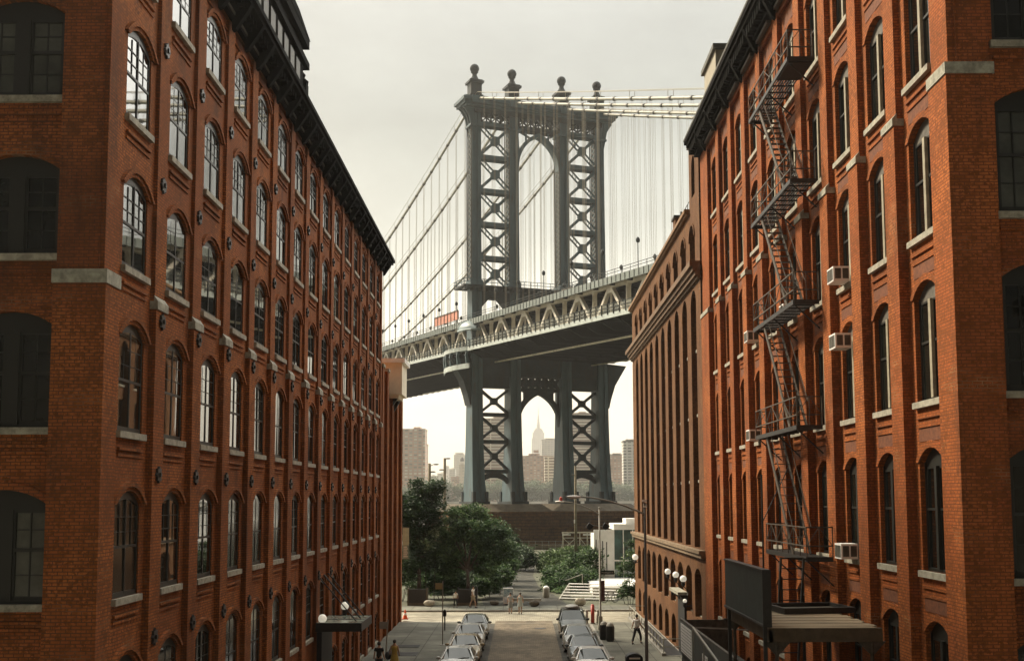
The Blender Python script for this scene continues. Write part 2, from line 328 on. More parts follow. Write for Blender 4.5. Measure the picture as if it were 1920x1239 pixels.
# windows: local frame, x along the wall, -y outwards, origin at the sill centre in the plane of the sash
def window_meshes(w, h, rise, style):
    key = (round(w, 2), round(h, 2), round(rise, 2), style)
    if key in WM: return WM[key]
    fr = MB(); sp = h-rise
    Pw = lambda u, v, d: (u, -d, v)
    fr.cur = 0
    t = .07
    fo = -.015 if style == 'L' else -.05
    fr.box(-w/2, -w/2+t, fo, .05, 0, sp); fr.box(w/2-t, w/2, fo, .05, 0, sp); fr.box(-w/2+t, w/2-t, fo, .05, 0, t)
    if rise > 0:
        A = arch_pts(0, w, sp, rise, 8)
        fr.cur = 1 if style == 'R' else 0
        if style == 'L':
            fr.cur = 0; B = arch_pts(0, w-.14, sp-.03, .15, 8)
            for i in range(8): fr.prism([A[i], A[i+1], B[i+1], B[i]], fo, .05, lambda p, q, d: (p, d, q))
        poly = [(-w/2, sp-.10)]+A+[(w/2, sp-.10)]
        if style != 'L': fr.prism(poly, -.035, .035, lambda p, q, d: (p, d, q))
        fr.cur = 0
    top = (sp-.10 if rise > 0 else sp) if style != 'L' else sp+.03
    if rise <= 0: fr.box(-w/2+t, w/2-t, -.05, .05, sp-t, sp)
    if style in ('R', 'D'):
        fr.cur = 2 if style == 'R' else 0; fr.box(-.075, .075, -.11, .05, t, top); fr.cur = 0
        mid = h*.5
        for sx in (-1, 1):
            xa, xb = sorted((sx*.075, sx*(w/2-t)))
            fr.box(xa, xb, -.045, .03, mid-.03, mid+.03)
            fr.box(xa, xa+.04, -.03, .03, t, top); fr.box(xb-.04, xb, -.03, .03, t, top)
            fr.box(xa+.04, xb-.04, -.04, .03, top-.05, top)
    elif style == 'F':
        fr.box(-.16, .16, -.08, .05, t, top); mid = h*.47
        for sx in (-1, 1):
            xa, xb = sorted((sx*.16, sx*(w/2-t))); fr.box(xa, xb, -.05, .03, mid-.04, mid+.04); fr.box(xa, xb, -.05, .03, top-.07, top)
            fr.box(xa, xa+.05, -.04, .03, t, top); fr.box(xb-.05, xb, -.04, .03, t, top); fr.box(xa, xb, -.04, .03, t, t+.08)
            xm = (xa+xb)/2; fr.box(xm-.014, xm+.014, -.02, .02, t, top)
            for a_, b_ in ((t, mid), (mid, top)): vm = (a_+b_)/2; fr.box(xa, xb, -.018, .02, vm-.013, vm+.013)
    elif style == 'L':
        mid = h*.47
        fr.box(-.028, .028, -.022, .02, t, top+.10)
        for sx in (-1, 1):
            xa, xb = sorted((sx*.028, sx*(w/2-t)))
            fr.box(xa, xb, -.022, .02, mid-.03, mid+.03)
            xm = (xa+xb)/2
            fr.box(xm-.010, xm+.010, -.012, .01, mid+.03, top)
            for vm in (mid+(top-mid)*.34, mid+(top-mid)*.68): fr.box(xa, xb, -.011, .009, vm-.010, vm+.010)
            fr.box(xa, xb, -.016, .03, t, t+.05)
    else:
        mid = h*.52
        fr.box(-w/2+t, w/2-t, -.05, .03, mid-.03, mid+.03)
        fr.box(-.02, .02, -.03, .02, t, top)
    m = fr
    me_f = m.build('window', [MT['frame'], MT['tympanum'], MT['framelight']]).data
    g = MB(); g.quad((-w/2+.02, 0, 0), (w/2-.02, 0, 0), (w/2-.02, 0, h-.03), (-w/2+.02, 0, h-.03)) if rise <= 0 else g.add([(p_, 0, q_) for p_, q_ in ([(-w/2+.02, 0)]+arch_pts(0, w-.04, sp, rise-.02, 8)+[(w/2-.02, 0)])], [tuple(range(11))]) if style == 'L' else g.quad((-w/2+.02, 0, 0), (w/2-.02, 0, 0), (w/2-.02, 0, sp-.02), (-w/2+.02, 0, sp-.02))
    me_g = g.build('pane', MT['glass'], normals=False).data
    s = MB(); s.box(-w/2-.07, w/2+.07, -.16 if style == 'L' else -.28, .0, -.15, -.0); me_s = s.build('sill', MT['stone']).data
    for o in list(COL.objects):
        if o.data in (me_f, me_g, me_s): bpy.data.objects.remove(o)
    gm = {}
    for k in ('glass', 'glassdull', 'blind'):
        c = me_g.copy(); c.materials.clear(); c.materials.append(MT[k]); gm[k] = c
    WM[key] = (me_f, gm, me_s)
    return WM[key]
WM = {}
RW = random.Random(4)
def put_window(root, P, uc, sill, w, h, rise, style, wplane, rotz, kind='glass', sillout=.36, stuffsill=True):
    mf, mg, ms = window_meshes(w, h, rise, style)
    o = link('window', mf, root, P(uc, sill, wplane), rotz)
    g = link('pane', mg[kind], o, (0, 0, .0))
    g.rotation_euler = (R(RW.uniform(-.5, .5)), 0, R(RW.uniform(-.6, .6)))
    if stuffsill: link('sill', ms, o)
    return o

star_me = None
def star_mesh():
    global star_me
    if star_me is None:
        m = MB(); pts = []
        for i in range(16):
            a = 2*math.pi*i/16; r = .21 if i % 2 == 0 else .15
            pts.append((r*math.cos(a), r*math.sin(a)))
        n = m; n.prism(pts, -.06, 0, lambda p, q, d: (p, d, q)); n.box(-.05, .05, -.10, -.06, -.05, .05)
        o = n.build('anchor_plate', MT['iron']); star_me = o.data; bpy.data.objects.remove(o)
    return star_me

ROT = {'L': R(90), 'R': R(-90), 'F': 0}
# ============================================================ left warehouse
XL, XR, Y0 = -8.944, 9.357, 25.0
PL = lambda u, v, w: (XL+w, u, v)
PLF = lambda u, v, w: (XL-u, Y0-w, v)
ZB = -.6
def left_building():
    root = thing('brick_building', 'long red brick warehouse on the left with bright sky mirrored in its upper windows', 'building', (XL-8, 50, 0))
    root.location = (0, 0, 0)
    wl = MB(); rec = -.16; YE = 75.8; ZT = 24.05
    P3 = 3.335; cs = [27.28+P3*k for k in range(15)]
    rows = [(.15, 1.9), (3.02, 5.42), (6.73, 9.15), (10.49, 13.02), (14.28, 16.5), (17.82, 20.05), (21.4, 23.25)]
    vb = [ZB, 2.35, 6.0, 9.8, 13.55, 17.0, 20.65, ZT]
    W = 1.72; rise = .32
    Z1 = 13.60
    for k, c in enumerate(cs):
        a = Y0 if k == 0 else c-P3/2; b = YE if k == 14 else c+P3/2
        for r, (s, t) in enumerate(rows):
            cell(wl, PL, a, b, vb[r], vb[r+1], c, W, s, t-rise, rise, rec, rec-.32)
            ring(wl, PL, c, W, t-rise, rise, .13, rec, rec+.05, .0); ring(wl, PL, c, W, t-rise, rise, .12, rec, rec+.10, .16)
            if r > 1:
                wl.box(c-.95, c+.95, 0, 0, 0, 0, lambda p, q, d, s=s: PL(p, s-.34 if d else s-.34, rec)) if False else None
                for dz, h, pr in ((.36, .07, .07), (.50, .07, .035)):
                    wl.box(c-.85, c+.85, s-dz-h, s-dz, rec-.02, rec+pr, lambda p, q, d: PL(p, q, d))
        # recessed panel between the top window and the cornice
    # piers: thicker below the stone cap, slimmer above
    pcs = [(Y0+.004, cs[0]-W/2-.55)]+[((cs[k]+cs[k+1])/2-.42, (cs[k]+cs[k+1])/2+.42) for k in range(14)]+[(cs[14]+1.2, YE)]
    caps = []
    for (a, b) in pcs:
        wl.box(a, b, ZB, Z1-.002, rec-.03, 0.0, PL); wl.box(a+(.04 if a>Y0+.1 else .06), b-.04, Z1-.002, ZT, rec-.03, -.06, PL)
        # corbelled brick shoulder under the cap
        caps.append((a, b))
    # arcaded strip at the top between the piers
    for i in range(15):
        a, b = pcs[i][1], pcs[i+1][0]
        wl.box(a, b, ZT-.28, ZT-.001, rec-.03, -.07, PL); wl.box(a, b, 23.40, 23.46, rec-.03, rec+.06, PL)
    # front face
    D = 7.0
    frec = -.25
    fr = [(s, t) for s, t in rows]
    cF = 2.12; WF = 1.9
    for r, (s, t) in enumerate(fr):
        cell(wl, PLF, 0.9, D, vb[r], vb[r+1], cF, WF, s, t-rise, rise, frec, frec-.3)
        ring(wl, PLF, cF, WF, t-rise, rise, .22, frec, frec+.05)
        for dz, h, pr in ((.36, .07, .06), (.50, .07, .03)): wl.box(cF-.95, cF+.95, s-dz-h, s-dz, frec-.02, frec+pr, PLF)
    wl.box(.003, 1.14, ZB, Z1-.002, -.9, 0.0, PLF); wl.box(.063, 1.10, Z1-.002, ZT, -.9, -.056, PLF)
    wl.box(3.1, 4.3, ZB, Z1-.002, frec-.03, 0, PLF); wl.box(3.14, 4.26, Z1-.002, ZT, frec-.03, -.06, PLF)
    # far end, back and roof
    X2 = XL-D
    wl.quad((XL+rec, YE, ZB), (X2, YE, ZB), (X2, YE, ZT), (XL+rec, YE, ZT)); wl.quad((X2, Y0, ZB), (X2, YE, ZB), (X2, YE, ZT), (X2, Y0, ZT))
    wall = wl.build('wall', MT['brickL'], root)
    rf = MB(); rf.box(X2, XL+rec-.02, Y0+.3, YE-.02, ZT-.1, ZT+.3); rf.build('roof', MT['asphalt'], root)
    # recessed dark panels above the top windows
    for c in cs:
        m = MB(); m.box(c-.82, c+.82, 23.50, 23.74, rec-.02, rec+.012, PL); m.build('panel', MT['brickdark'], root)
    # stone caps
    for i, (a, b) in enumerate(caps):
        if i == 0:
            m = MB(); m.box(XL-1.17, XL+.03, Y0-.03, b+.02, Z1, Z1+.30); m.build('pier_cap', MT['stonecap'], root); continue
        m = MB(); m.box(a-.02, b+.02, Z1, Z1+.20, rec-.02, .04, PL)
        m.add([PL(a-.02, Z1+.20, .04), PL(b+.02, Z1+.20, .04), PL(b+.02, Z1+.34, -.06), PL(a-.02, Z1+.34, -.06), PL(a-.02, Z1+.2, -.06), PL(b+.02, Z1+.2, -.06)], [(0, 1, 2, 3), (0, 3, 4), (1, 5, 2)])
        m.build('pier_cap', MT['stonecap'], root)
    # anchor plates
    for i in range(1, 15):
        a, b = pcs[i]
        for z in (5.63, 9.55, 13.34, 16.8, 20.3):
            w_ = 0.0 if z < Z1 else -.06
            link('anchor_plate', star_mesh(), root, PL((a+b)/2, z, w_+.001), ROT['L'])
    # windows
    for k, c in enumerate(cs):
        for r, (s, t) in enumerate(rows):
            if r == 0 and k < 6: continue
            kd = 'glass'
            if r in (1, 2) and RW.random() < .75: kd = 'glassdull'
            if r == 3 and RW.random() < .4: kd = 'glassdull'
            put_window(root, PL, c, s, W, t-s, rise, 'L', rec-.05, ROT['L'], kd)
    for (s, t), kd in zip(fr[1:], ('blind', 'blind', 'glassdull', 'glassdull', 'blind', 'blind')):
        put_window(root, PLF, cF, s, WF, t-s, rise, 'F', frec-.17, 0, kd)
    # cornice with brackets and dentils
    co = MB(); o1 = .72
    co.box(XL-D, XL+o1, Y0-o1, YE+.35, 24.42, 24.60); co.box(XL-D, XL+o1-.10, Y0-o1+.1, YE+.3, 24.28, 24.42); co.box(XL-D, XL+.26, Y0-.2, YE+.12, ZT, 24.28)
    co.box(XL-D, XL+.10, Y0-.1, YE+.06, 23.80, 23.90)
    y = Y0+.2
    i = 0
    while y < YE:
        if i % 4 == 0:
            co.prism([(0.02, 23.45), (.14, 23.5), (.5, 24.05), (.62, 24.28), (.02, 24.28)], y, y+.26, lambda p, q, d: (XL+p, d, q))
        else:
            co.box(XL+.02, XL+.46, y+.06, y+.22, 24.05, 24.28)
        y += .417*2 if False else .417; i += 1
    co.build('cornice', MT['cornice'], root)
    m = MB()
    for (a, b) in [(pcs[i][1], pcs[i+1][0]) for i in range(15)]: m.box(a, b, 23.90, 23.99, -.05, .13, PL)
    m.build('moulding', MT['cornicelight'], root)
    # pediment standing on the cornice
    pd = thing('tmp', None, None); bpy.data.objects.remove(pd)
    pm = MB(); xa, xb = XL-.2, XL+.42
    pm.box(xa, xb-.12, 36.0, 45.5, 24.6, 26.15)
    pm.box(xa-.1, xb+.06, 35.6, 45.9, 26.15, 26.42)
    pm.box(xa, xb-.1, 37.4, 45.1, 26.42, 26.85)
    pm.box(xa-.1, xb+.12, 37.0, 45.5, 26.85, 27.22)
    pm.prism([(36.9, 27.22), (45.6, 27.22), (43.2, 27.55), (39.2, 27.55)], xa-.1, xb+.14, lambda p, q, d: (d, p, q))
    for yy in (36.2, 45.7): pm.box(xa, xb+.02, yy-.25, yy+.25, 24.6, 25.5); pm.lathe([(.34, 0), (.36, .15), (.2, .3), (.24, .42), (.02, .7)], 8, ((xa+xb)/2, yy+.1, 25.5))
    ped = pm.build('pediment', MT['cornice'], root)
    q = MB()
    for yy in [36.9+1.15*i for i in range(7)]:
        q.box(xb-.12, xb-.06, yy, yy+.75, 24.85, 25.95)
    q.build('panel', MT['cornicelight'], ped)
    return root
left_building()

def annex():
    root = thing('brick_annex', 'lower brick wing with slim piers at the far end of the left warehouse', 'building', (0, 0, 0))
    m = MB(); ya, yb = 75.83, 88.9; rec = -.2; X2 = XL-7
    p = 3.1; cs = [77.5+p*k for k in range(4)]; W = 1.6
    rows = [(3.02, 5.4), (6.73, 9.1), (10.49, 12.8), (14.0, 15.6)]; vb = [ZB, 6.0, 9.8, 13.4, 16.6]
    for k, c in enumerate(cs):
        a = ya if k == 0 else c-p/2; b = yb if k == 3 else c+p/2
        for r, (s, t) in enumerate(rows): cell(m, PL, a, b, vb[r], vb[r+1], c, W, s, t-.3, .3, rec, rec-.32)
    xs = [ya]+[c+p/2-.4 for c in cs[:3]]+[yb-.8]
    for i, a in enumerate(xs):
        m.box(a, a+.8, ZB, 17.55 if a < 80.5 else 16.6, rec-.03, 0, PL)
    m.box(X2, XL+rec, ya, 80.6, 16.6, 17.3); m.quad((XL+rec, yb, ZB), (X2, yb, ZB), (X2, yb, 16.6), (XL+rec, yb, 16.6)); m.quad((X2, ya, ZB), (X2, yb, ZB), (X2, yb, 16.6), (X2, ya, 16.6))
    m.quad((XL+rec, ya, 16.6), (XL+rec, yb, 16.6), (X2, yb, 16.6), (X2, ya, 16.6))
    m.build('wall', MT['brickL'], root)
    for i, a in enumerate(xs[:2]):
        q = MB(); q.box(a-.05, a+.85, 17.55, 17.75, rec-.05, .08, PL); q.build('pier_cap', MT['stonecap'], root)
    for c in cs:
        for s, t in rows: put_window(root, PL, c, s, W, t-s, .3, 'L', rec-.17, ROT['L'])
    # pale hoist house that overhangs the street
    h = MB(); h.box(-11.4, -8.25, 81.3, 84.7, 16.25, 18.45); h.box(-11.2, -8.5, 81.5, 84.5, 16.0, 16.25)
    hh = h.build('hoist_house', mat('cream stucco', (.88,.83,.66), .8, var=.12, vscale=1), root)
    h2 = MB(); h2.box(-11.6, -8.05, 81.1, 84.9, 18.45, 18.75); h2.build('roof_edge', MT['white'], hh)
    h3 = MB()
    for yy in (81.8, 83.9): h3.prism([(-9.3, 14.9), (-8.6, 16.0), (-9.3, 16.0)], yy, yy+.25, lambda p, q, d: (p, d, q))
    h3.build('bracket', MT['iron'], hh)
annex()

# ============================================================ right warehouse
PR = lambda u, v, w: (XR-w, u, v)
PRF = lambda u, v, w: (XR+u, Y0-w, v)
def right_building():
    root = thing('brick_building', 'tall orange brick warehouse on the right with an iron fire escape', 'building', (0, 0, 0))
    wl = MB(); rec = -.25; YE = 60.1; ZT = 26.75
    P3 = 3.23; cs = [27.45+P3*k for k in range(10)]
    rows = [(.2, 2.3), (3.3, 6.08), (7.2, 10.1), (11.2, 14.05), (15.14, 17.95), (19.0, 21.8), (22.95, 25.65)]
    vb = [ZB, 2.8, 6.55, 10.55, 14.5, 18.4, 22.3, ZT]
    W = 1.72; rise = .34; Z1 = 18.18
    for k, c in enumerate(cs):
        a = Y0 if k == 0 else c-P3/2; b = YE if k == 9 else c+P3/2
        for r, (s, t) in enumerate(rows):
            cell(wl, PR, a, b, vb[r], vb[r+1], c, W, s, t-rise, rise, rec, rec-.32)
            ring(wl, PR, c, W, t-rise, rise, .22, rec, rec+.035)
            if r > 0:
                for dz, h, pr in ((.34, .07, .05),): wl.box(c-.86, c+.86, s-dz-h, s-dz, rec-.02, rec+pr, PR)
                if r > 1: wl.box(c-.80, c+.80, s-.62, s-.56, rec-.02, rec+.04, PR)
    pcs = [(Y0+.004, cs[0]-W/2-.45)]+[((cs[k]+cs[k+1])/2-.45, (cs[k]+cs[k+1])/2+.45) for k in range(9)]+[(cs[9]+1.25, YE)]
    for a, b in pcs: wl.box(a, b, ZB, Z1-.002, rec-.03, 0, PR); wl.box(a+(.05 if a>Y0+.1 else .08), b-.05, Z1-.002, ZT, rec-.03, -.08, PR)
    for i in range(10):
        a, b = pcs[i][1], pcs[i+1][0]; wl.box(a, b, ZT-.30, ZT-.001, rec-.03, -.10, PR)
    D = 9.0; frec = -.25; cF = 2.1; WF = 1.9
    for r, (s, t) in enumerate(rows):
        cell(wl, PRF, 0.9, D, vb[r], vb[r+1], cF, WF, s, t-rise, rise, frec, frec-.3)
        ring(wl, PRF, cF, WF, t-rise, rise, .22, frec, frec+.035)
        wl.box(cF-.95, cF+.95, s-.41, s-.34, frec-.02, frec+.05, PRF)
    wl.box(.003, 1.03, ZB, Z1-.002, -.9, 0, PRF); wl.box(.083, .98, Z1-.002, ZT, -.9, -.076, PRF)
    wl.box(3.15, 4.2, ZB, Z1-.002, frec-.03, 0, PRF)
    X2 = XR+D
    wl.quad((XR-rec, YE, ZB), (X2, YE, ZB), (X2, YE, ZT), (XR-rec, YE, ZT)); wl.quad((X2, Y0, ZB), (X2, YE, ZB), (X2, YE, ZT), (X2, Y0, ZT))
    wl.build('wall', MT['brickR'], root)
    rf = MB(); rf.box(XR-rec+.02, X2, Y0+.3, YE-.02, ZT-.1, ZT+.3); rf.build('roof', MT['asphalt'], root)
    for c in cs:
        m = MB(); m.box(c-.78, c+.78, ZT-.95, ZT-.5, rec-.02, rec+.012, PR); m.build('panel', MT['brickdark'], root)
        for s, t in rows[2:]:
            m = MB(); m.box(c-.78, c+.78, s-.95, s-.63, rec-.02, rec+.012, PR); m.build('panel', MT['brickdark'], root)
    for i, (a, b) in enumerate(pcs):
        m = MB()
        if i == 0: m.box(XR-.03, XR+1.06, Y0-.03, b+.02, Z1, Z1+.26)
        else:
            m.box(a-.02, b+.02, Z1, Z1+.18, rec-.02, .04, PR)
            m.add([PR(a-.02, Z1+.18, .04), PR(b+.02, Z1+.18, .04), PR(b+.02, Z1+.32, -.08), PR(a-.02, Z1+.32, -.08), PR(a-.02, Z1+.18, -.08), PR(b+.02, Z1+.18, -.08)], [(0, 1, 2, 3), (0, 3, 4), (1, 5, 2)])
        m.build('pier_cap', MT['stonecap'], root)
    for k, c in enumerate(cs):
        for r, (s, t) in enumerate(rows):
            if r == 0 and k < 5: continue
            put_window(root, PR, c, s, W, t-s, rise, 'R' if r > 2 else 'D', rec-.17, ROT['R'], 'glassdull' if RW.random() < .5 else 'glass')
    for i, (s, t) in enumerate(rows[1:]):
        put_window(root, PRF, cF, s, WF, t-s, rise, 'F', frec-.17, 0, ['glassdull', 'glassdull', 'glassdull', 'blind', 'glassdull', 'glassdull'][i])
    co = MB(); o1 = .70
    co.box(XR-o1, X2, Y0-o1, YE+.3, 27.45, 27.70); co.box(XR-o1+.10, X2, Y0-o1+.1, YE+.2, 27.28, 27.45); co.box(XR-.22, X2, Y0-.2, YE+.1, ZT, 27.28)
    y = Y0+.1; i = 0
    while y < YE-.2:
        if i % 8 == 0: co.prism([(0.02, 26.3), (.16, 26.4), (.40, 26.9), (.60, 27.28), (.02, 27.28)], y, y+.22, lambda p, q, d: (XR-p, d, q))
        else: co.box(XR-.50, XR-.02, y+.04, y+.24, 26.85, 27.28)
        y += .404; i += 1
    co.build('cornice', MT['cornice'], root)
    m = MB()
    for i in range(10): m.box(pcs[i][1]+.02, pcs[i+1][0]-.02, 26.62, 26.80, -.06, .10, PR)
    m.box(XR-o1-.03, XR-o1, Y0-o1, YE+.3, 27.62, 27.73)
    m.build('moulding', MT['cornicelight'], root)
    m = MB(); m.box(9.9, 14, 57.4, 61.0, 27.75, 31.5); b = m.build('roof_house', mat('grey roof house', (.33,.30,.23), .8, var=.15, vscale=1), root)
    m = MB(); m.box(9.75, 14.1, 57.2, 61.2, 31.5, 31.75); m.build('roof_edge', MT['cornicelight'], b)
    return root, cs, rows
RB, RCS, RROWS = right_building()

# fire escape
def fire_escape():
    root = link('fire_escape', None, RB); root.empty_display_size = .2
    XO, XI = 8.52, 9.30; ya, yb = 36.1, 42.4
    levels = [7.16, 11.15, 15.05, 18.9, 22.85]
    for i, z in enumerate(levels):
        m = MB()
        y1 = yb if i else 41.0
        y0 = ya if i else 35.3
        for yy in [y0+.0+.62*j for j in range(int((y1-y0)/.62)+1)]: m.box(XO, XI, yy-.02, yy+.02, z-.07, z-.03)
        for j in range(9): x = XO+.04+(XI-XO-.08)*j/8; m.box(x-.02, x+.02, y0, y1, z-.03, z)
        m.box(XO-.03, XO+.02, y0, y1, z-.12, z+.02); m.box(XO, XI, y0-.03, y0+.02, z-.12, z+.02); m.box(XO, XI, y1-.02, y1+.03, z-.12, z+.02)
        if i == 4: m.box(XO+.02, XI, y0+.05, y0+1.6, z-.16, z+.03)
        for yy in (y0+.2, (y0+y1)/2, y1-.2): m.bar((XO+.05, yy, z-.1), (XI+.05, yy, z-.85), .04)
        pl = m.build('platform', MT['iron'], root)
        r = MB()
        for zz in (.34, .9): 
            r.bar((XO, y0, z+zz), (XO, y1, z+zz), .035); r.bar((XO, y0, z+zz), (XI, y0, z+zz), .035); r.bar((XO, y1, z+zz), (XI, y1, z+zz), .035)
        n = 7
        for j in range(n+1):
            yy = y0+(y1-y0)*j/n; r.bar((XO, yy, z), (XO, yy, z+.92), .028)
            if j < n:
                y2 = y0+(y1-y0)*(j+1)/n; a, b = (.02, .34) if j % 2 else (.34, .02)
                r.bar((XO, yy, z+(.34 if j % 2 else .88)), (XO, y2, z+(.88 if j % 2 else .34)), .02)
        for yy in (y0, y1):
            r.bar((XI, yy, z), (XI, yy, z+.92), .03); r.bar(((XO+XI)/2, yy, z), ((XO+XI)/2, yy, z+.9), .02)
            r.bar((XO, yy, z+.34), ((XO+XI)/2, yy, z+.9), .018); r.bar((XI, yy, z+.34), ((XO+XI)/2, yy, z+.9), .018)
        r.build('railing', MT['ironrust'], root)
        if i:
            zb = levels[i-1]; st = MB(); a = Vector((0, 37.3, zb)); b = Vector((0, 41.0, z))
            for x in (XO+.06, XO+.60): st.bar((x, a.y, a.z), (x, b.y, b.z), .035, .16)
            nst = 15
            for j in range(1, nst):
                t = j/nst; yy = a.y+(b.y-a.y)*t; zz = a.z+(b.z-a.z)*t; st.box(XO+.06, XO+.60, yy-.09, yy+.09, zz-.012, zz+.012)
            for x in (XO+.04, XO+.62): st.bar((x, a.y-.1, a.z+.85), (x, b.y, b.z+.85), .022)
            st.build('stair', MT['ironrust'], root)
    # drop ladder
    m = MB(); z = levels[0]
    for x0, x1 in ((7.72, 7.55), (8.40, 8.20)): m.bar((x0, 35.2, z), (x1, 35.9, 2.4), .05, .12)
    for j in range(15):
        t = j/15; m.bar((7.72-.17*t, 35.2+.7*t, z-t*4.7), (8.40-.2*t, 35.2+.7*t, z-t*4.7), .03)
    m.bar((7.70, 35.2, z), (XO, 35.3, z-.05), .05); 
    m.build('drop_ladder', MT['iron'], root)
    m = MB(); m.tube([(XO-.05, 41.4, z+2.6), (XO-.05, 41.4, 1.0)], .035, 6); m.bar((XO-.05, 41.4, z+.95), (XI+.2, 41.4, z+3.0), .03)
    m.build('drain_rod', MT['iron'], root)
fire_escape()

def air_conditioner(k, row, label, dz=0.0, x=None, loc=None, rotz=None, on='side'):
    t = thing('air_conditioner', label, 'air conditioner', loc or (XR-.08+.17, RCS[k]-.2, RROWS[row][0]+dz), R(-90) if rotz is None else rotz, group='window air conditioners')
    m = MB(); m.box(-.34, .34, -.42, .05, .01, .44); m.build('case', MT['white'], t)
    for i in range(3):
        q = MB(); q.box(-.29+.2*i, -.12+.2*i, -.432, -.42, .06, .39); q.build('grille', MT['cornicelight'], t)
    for a_ in (-.37, -.15): q = MB(); q.box(.34, .352, a_, a_+.17, .08, .38); q.build('side_vent', MT['cornicelight'], t)
    q = MB(); q.box(-.352, -.34, -.36, .0, .08, .38)
    q.build('side_vent', MT['cornicelight'], t)
    return t
air_conditioner(2, 4, 'white air conditioner one floor under the pier caps, right of the fire escape')
air_conditioner(2, 3, 'small white air conditioner high in its window, right of the fire escape', dz=2.0)
air_conditioner(6, 3, 'wide white air conditioner left of the fire escape, two floors above the green board')
air_conditioner(2, 2, 'white air conditioner lowest on the orange wall, right of the lowest landing')
air_conditioner(6, 4, 'white air conditioner seen edge on, left of the fire escape')
air_conditioner(4, 4, 'white air conditioner half hidden behind the fire escape landing')
air_conditioner(0, 0, 'dim air conditioner in a dark window at the right edge of the picture', loc=(XR+2.0, 25.3, 12.9), rotz=0)

# ============================================================ brown arcaded building
def brown_building():
    root = thing('brick_building', 'brown brick loft building with tall arches beyond the orange warehouse', 'building', (0, 0, 0))
    m = MB(); ya, yb = 60.12, 97.3; X2 = XR+17
    p = 3.43; cs = [62.75+p*k for k in range(10)]
    m.box(XR+.65, X2, ya, yb, ZB, 24.45)
    edges = [ya]+[c+p/2 for c in cs[:-1]]+[yb]
    W = 1.95
    wins = []
    for k, c in enumerate(cs):
        a, b = edges[k], edges[k+1]
        cell(m, PR, a, b, ZB, 2.3, c, 2.0, .1, 1.55, .4, 0, -.6)
        cell(m, PR, a, b, 2.3, 5.85, c, 2.35, 2.65, 4.85, .42, 0, -.6)
        cell(m, PR, a, b, 6.05, 20.35, c, W, 6.35, 19.4, .75, 0, -.55)
        cell(m, PR, a, b, 21.25, 24.5, c, 1.9, 21.3, 22.95, .75, 0, -.5)
        ring(m, PR, c, 1.9, 22.95, .75, .16, 0, .07)
        for i, (s, t) in enumerate(((6.35, 8.9), (9.95, 12.4), (13.5, 15.95), (17.0, 20.0))):
            wins.append((c, s, t-s, .75 if i == 3 else 0, W, -.5))
            if i: m.box(c-W/2, c+W/2, s-1.05, s-.02, -.5, -.30, PR)
        wins.append((c, 21.35, 2.35, .75, 1.9, -.42)); wins.append((c, 2.7, 2.56, .42, 2.35, -.52)); wins.append((c, .12, 1.82, .4, 2.0, -.52))
    m.quad(PR(ya, 5.85, 0), PR(yb, 5.85, 0), PR(yb, 6.05, 0), PR(ya, 6.05, 0)); m.quad(PR(ya, 20.35, 0), PR(yb, 20.35, 0), PR(yb, 21.25, 0), PR(ya, 21.25, 0))
    m.quad(PR(yb, ZB, 0), PR(yb, ZB, -.7), PR(yb, 24.5, -.7), PR(yb, 24.5, 0)); m.quad(PR(ya, 24.5, 0), PR(yb, 24.5, 0), PR(yb, 24.5, -.7), PR(ya, 24.5, -.7))
    m.build('wall', MT['brickR2'], root)
    b = MB()
    for z0, z1, pr in ((20.35, 20.5, .14), (20.5, 20.72, .28), (20.72, 20.95, .40), (20.95, 21.25, .55)): b.box(XR-pr, XR+.02, ya, yb+pr, z0, z1)
    b.build('band_cornice', mat('brown band cornice', (.13,.070,.028), .75, var=.4, vscale=3), root)
    b = MB(); b.box(XR-.22, XR+.03, ya, yb+.2, 5.9, 6.12); b.box(XR-.32, XR+.03, ya, yb+.3, 6.12, 6.30); b.build('ledge', mat('brown stone ledge', (.20,.14,.08), .8, var=.4, vscale=3), root)
    b = MB(); b.box(XR-.18, XR+.02, ya+3.4, yb+.2, 24.5, 24.62); b.box(XR-.30, XR+.5, ya+3.4, yb+.3, 24.62, 24.82); b.build('parapet_cap', mat('brown coping', (.20,.11,.045), .8, var=.3, vscale=2), root)
    # higher stair tower at the near end
    t = MB(); cell(t, PR, ya, 63.6, 24.5, 28.2, 62.1, 1.2, 25.2, 26.9, .5, 0, -.4); t.box(XR+.3, XR+8, ya, 63.6, 24.45, 28.2)
    t.quad(PR(63.6, 24.5, 0), PR(63.6, 24.5, -.4), PR(63.6, 28.2, -.4), PR(63.6, 28.2, 0))
    tt = t.build('stair_tower', MT['brickR2'], root)
    t = MB(); t.box(XR-.1, XR+8, ya, 63.7, 28.2, 28.4); t.build('parapet_cap', MT['cornicelight'], tt)
    wins.append((62.1, 25.2, 2.2, .5, 1.2, -.3))
    wins.sort(key=lambda q: -q[1] if False else 0)
    for c, s, h, r, w, pl in wins:
        put_window(root, PR, c, s, w, h, r, 'P', pl, ROT['R'], 'glassdull' if RW.random() < .6 else 'glass')
    for yy, h in ((63.9, 2.0), (72.0, 1.9)):
        c = MB(); c.box(XR+.35, XR+1.25, yy, yy+1.1, 24.5, 24.5+h); cc = c.build('chimney', MT['brickR2'], root)
        c = MB(); c.box(XR+.25, XR+1.35, yy-.1, yy+1.2, 24.5+h, 24.65+h); c.tube([(XR+.8, yy+.5, 24.6+h), (XR+.8, yy+.5, 25.0+h)], .07, 8); c.build('chimney_cap', MT['iron'], cc)
    r = MB()
    for i in range(9): y = 65.2+.8*i; r.bar((XR+.25, y, 24.8), (XR+.25, y, 25.7), .03)
    for z in (25.25, 25.7): r.bar((XR+.25, 65.2, z), (XR+.25, 71.6, z), .03)
    r.build('roof_railing', MT['iron'], root)
brown_building()
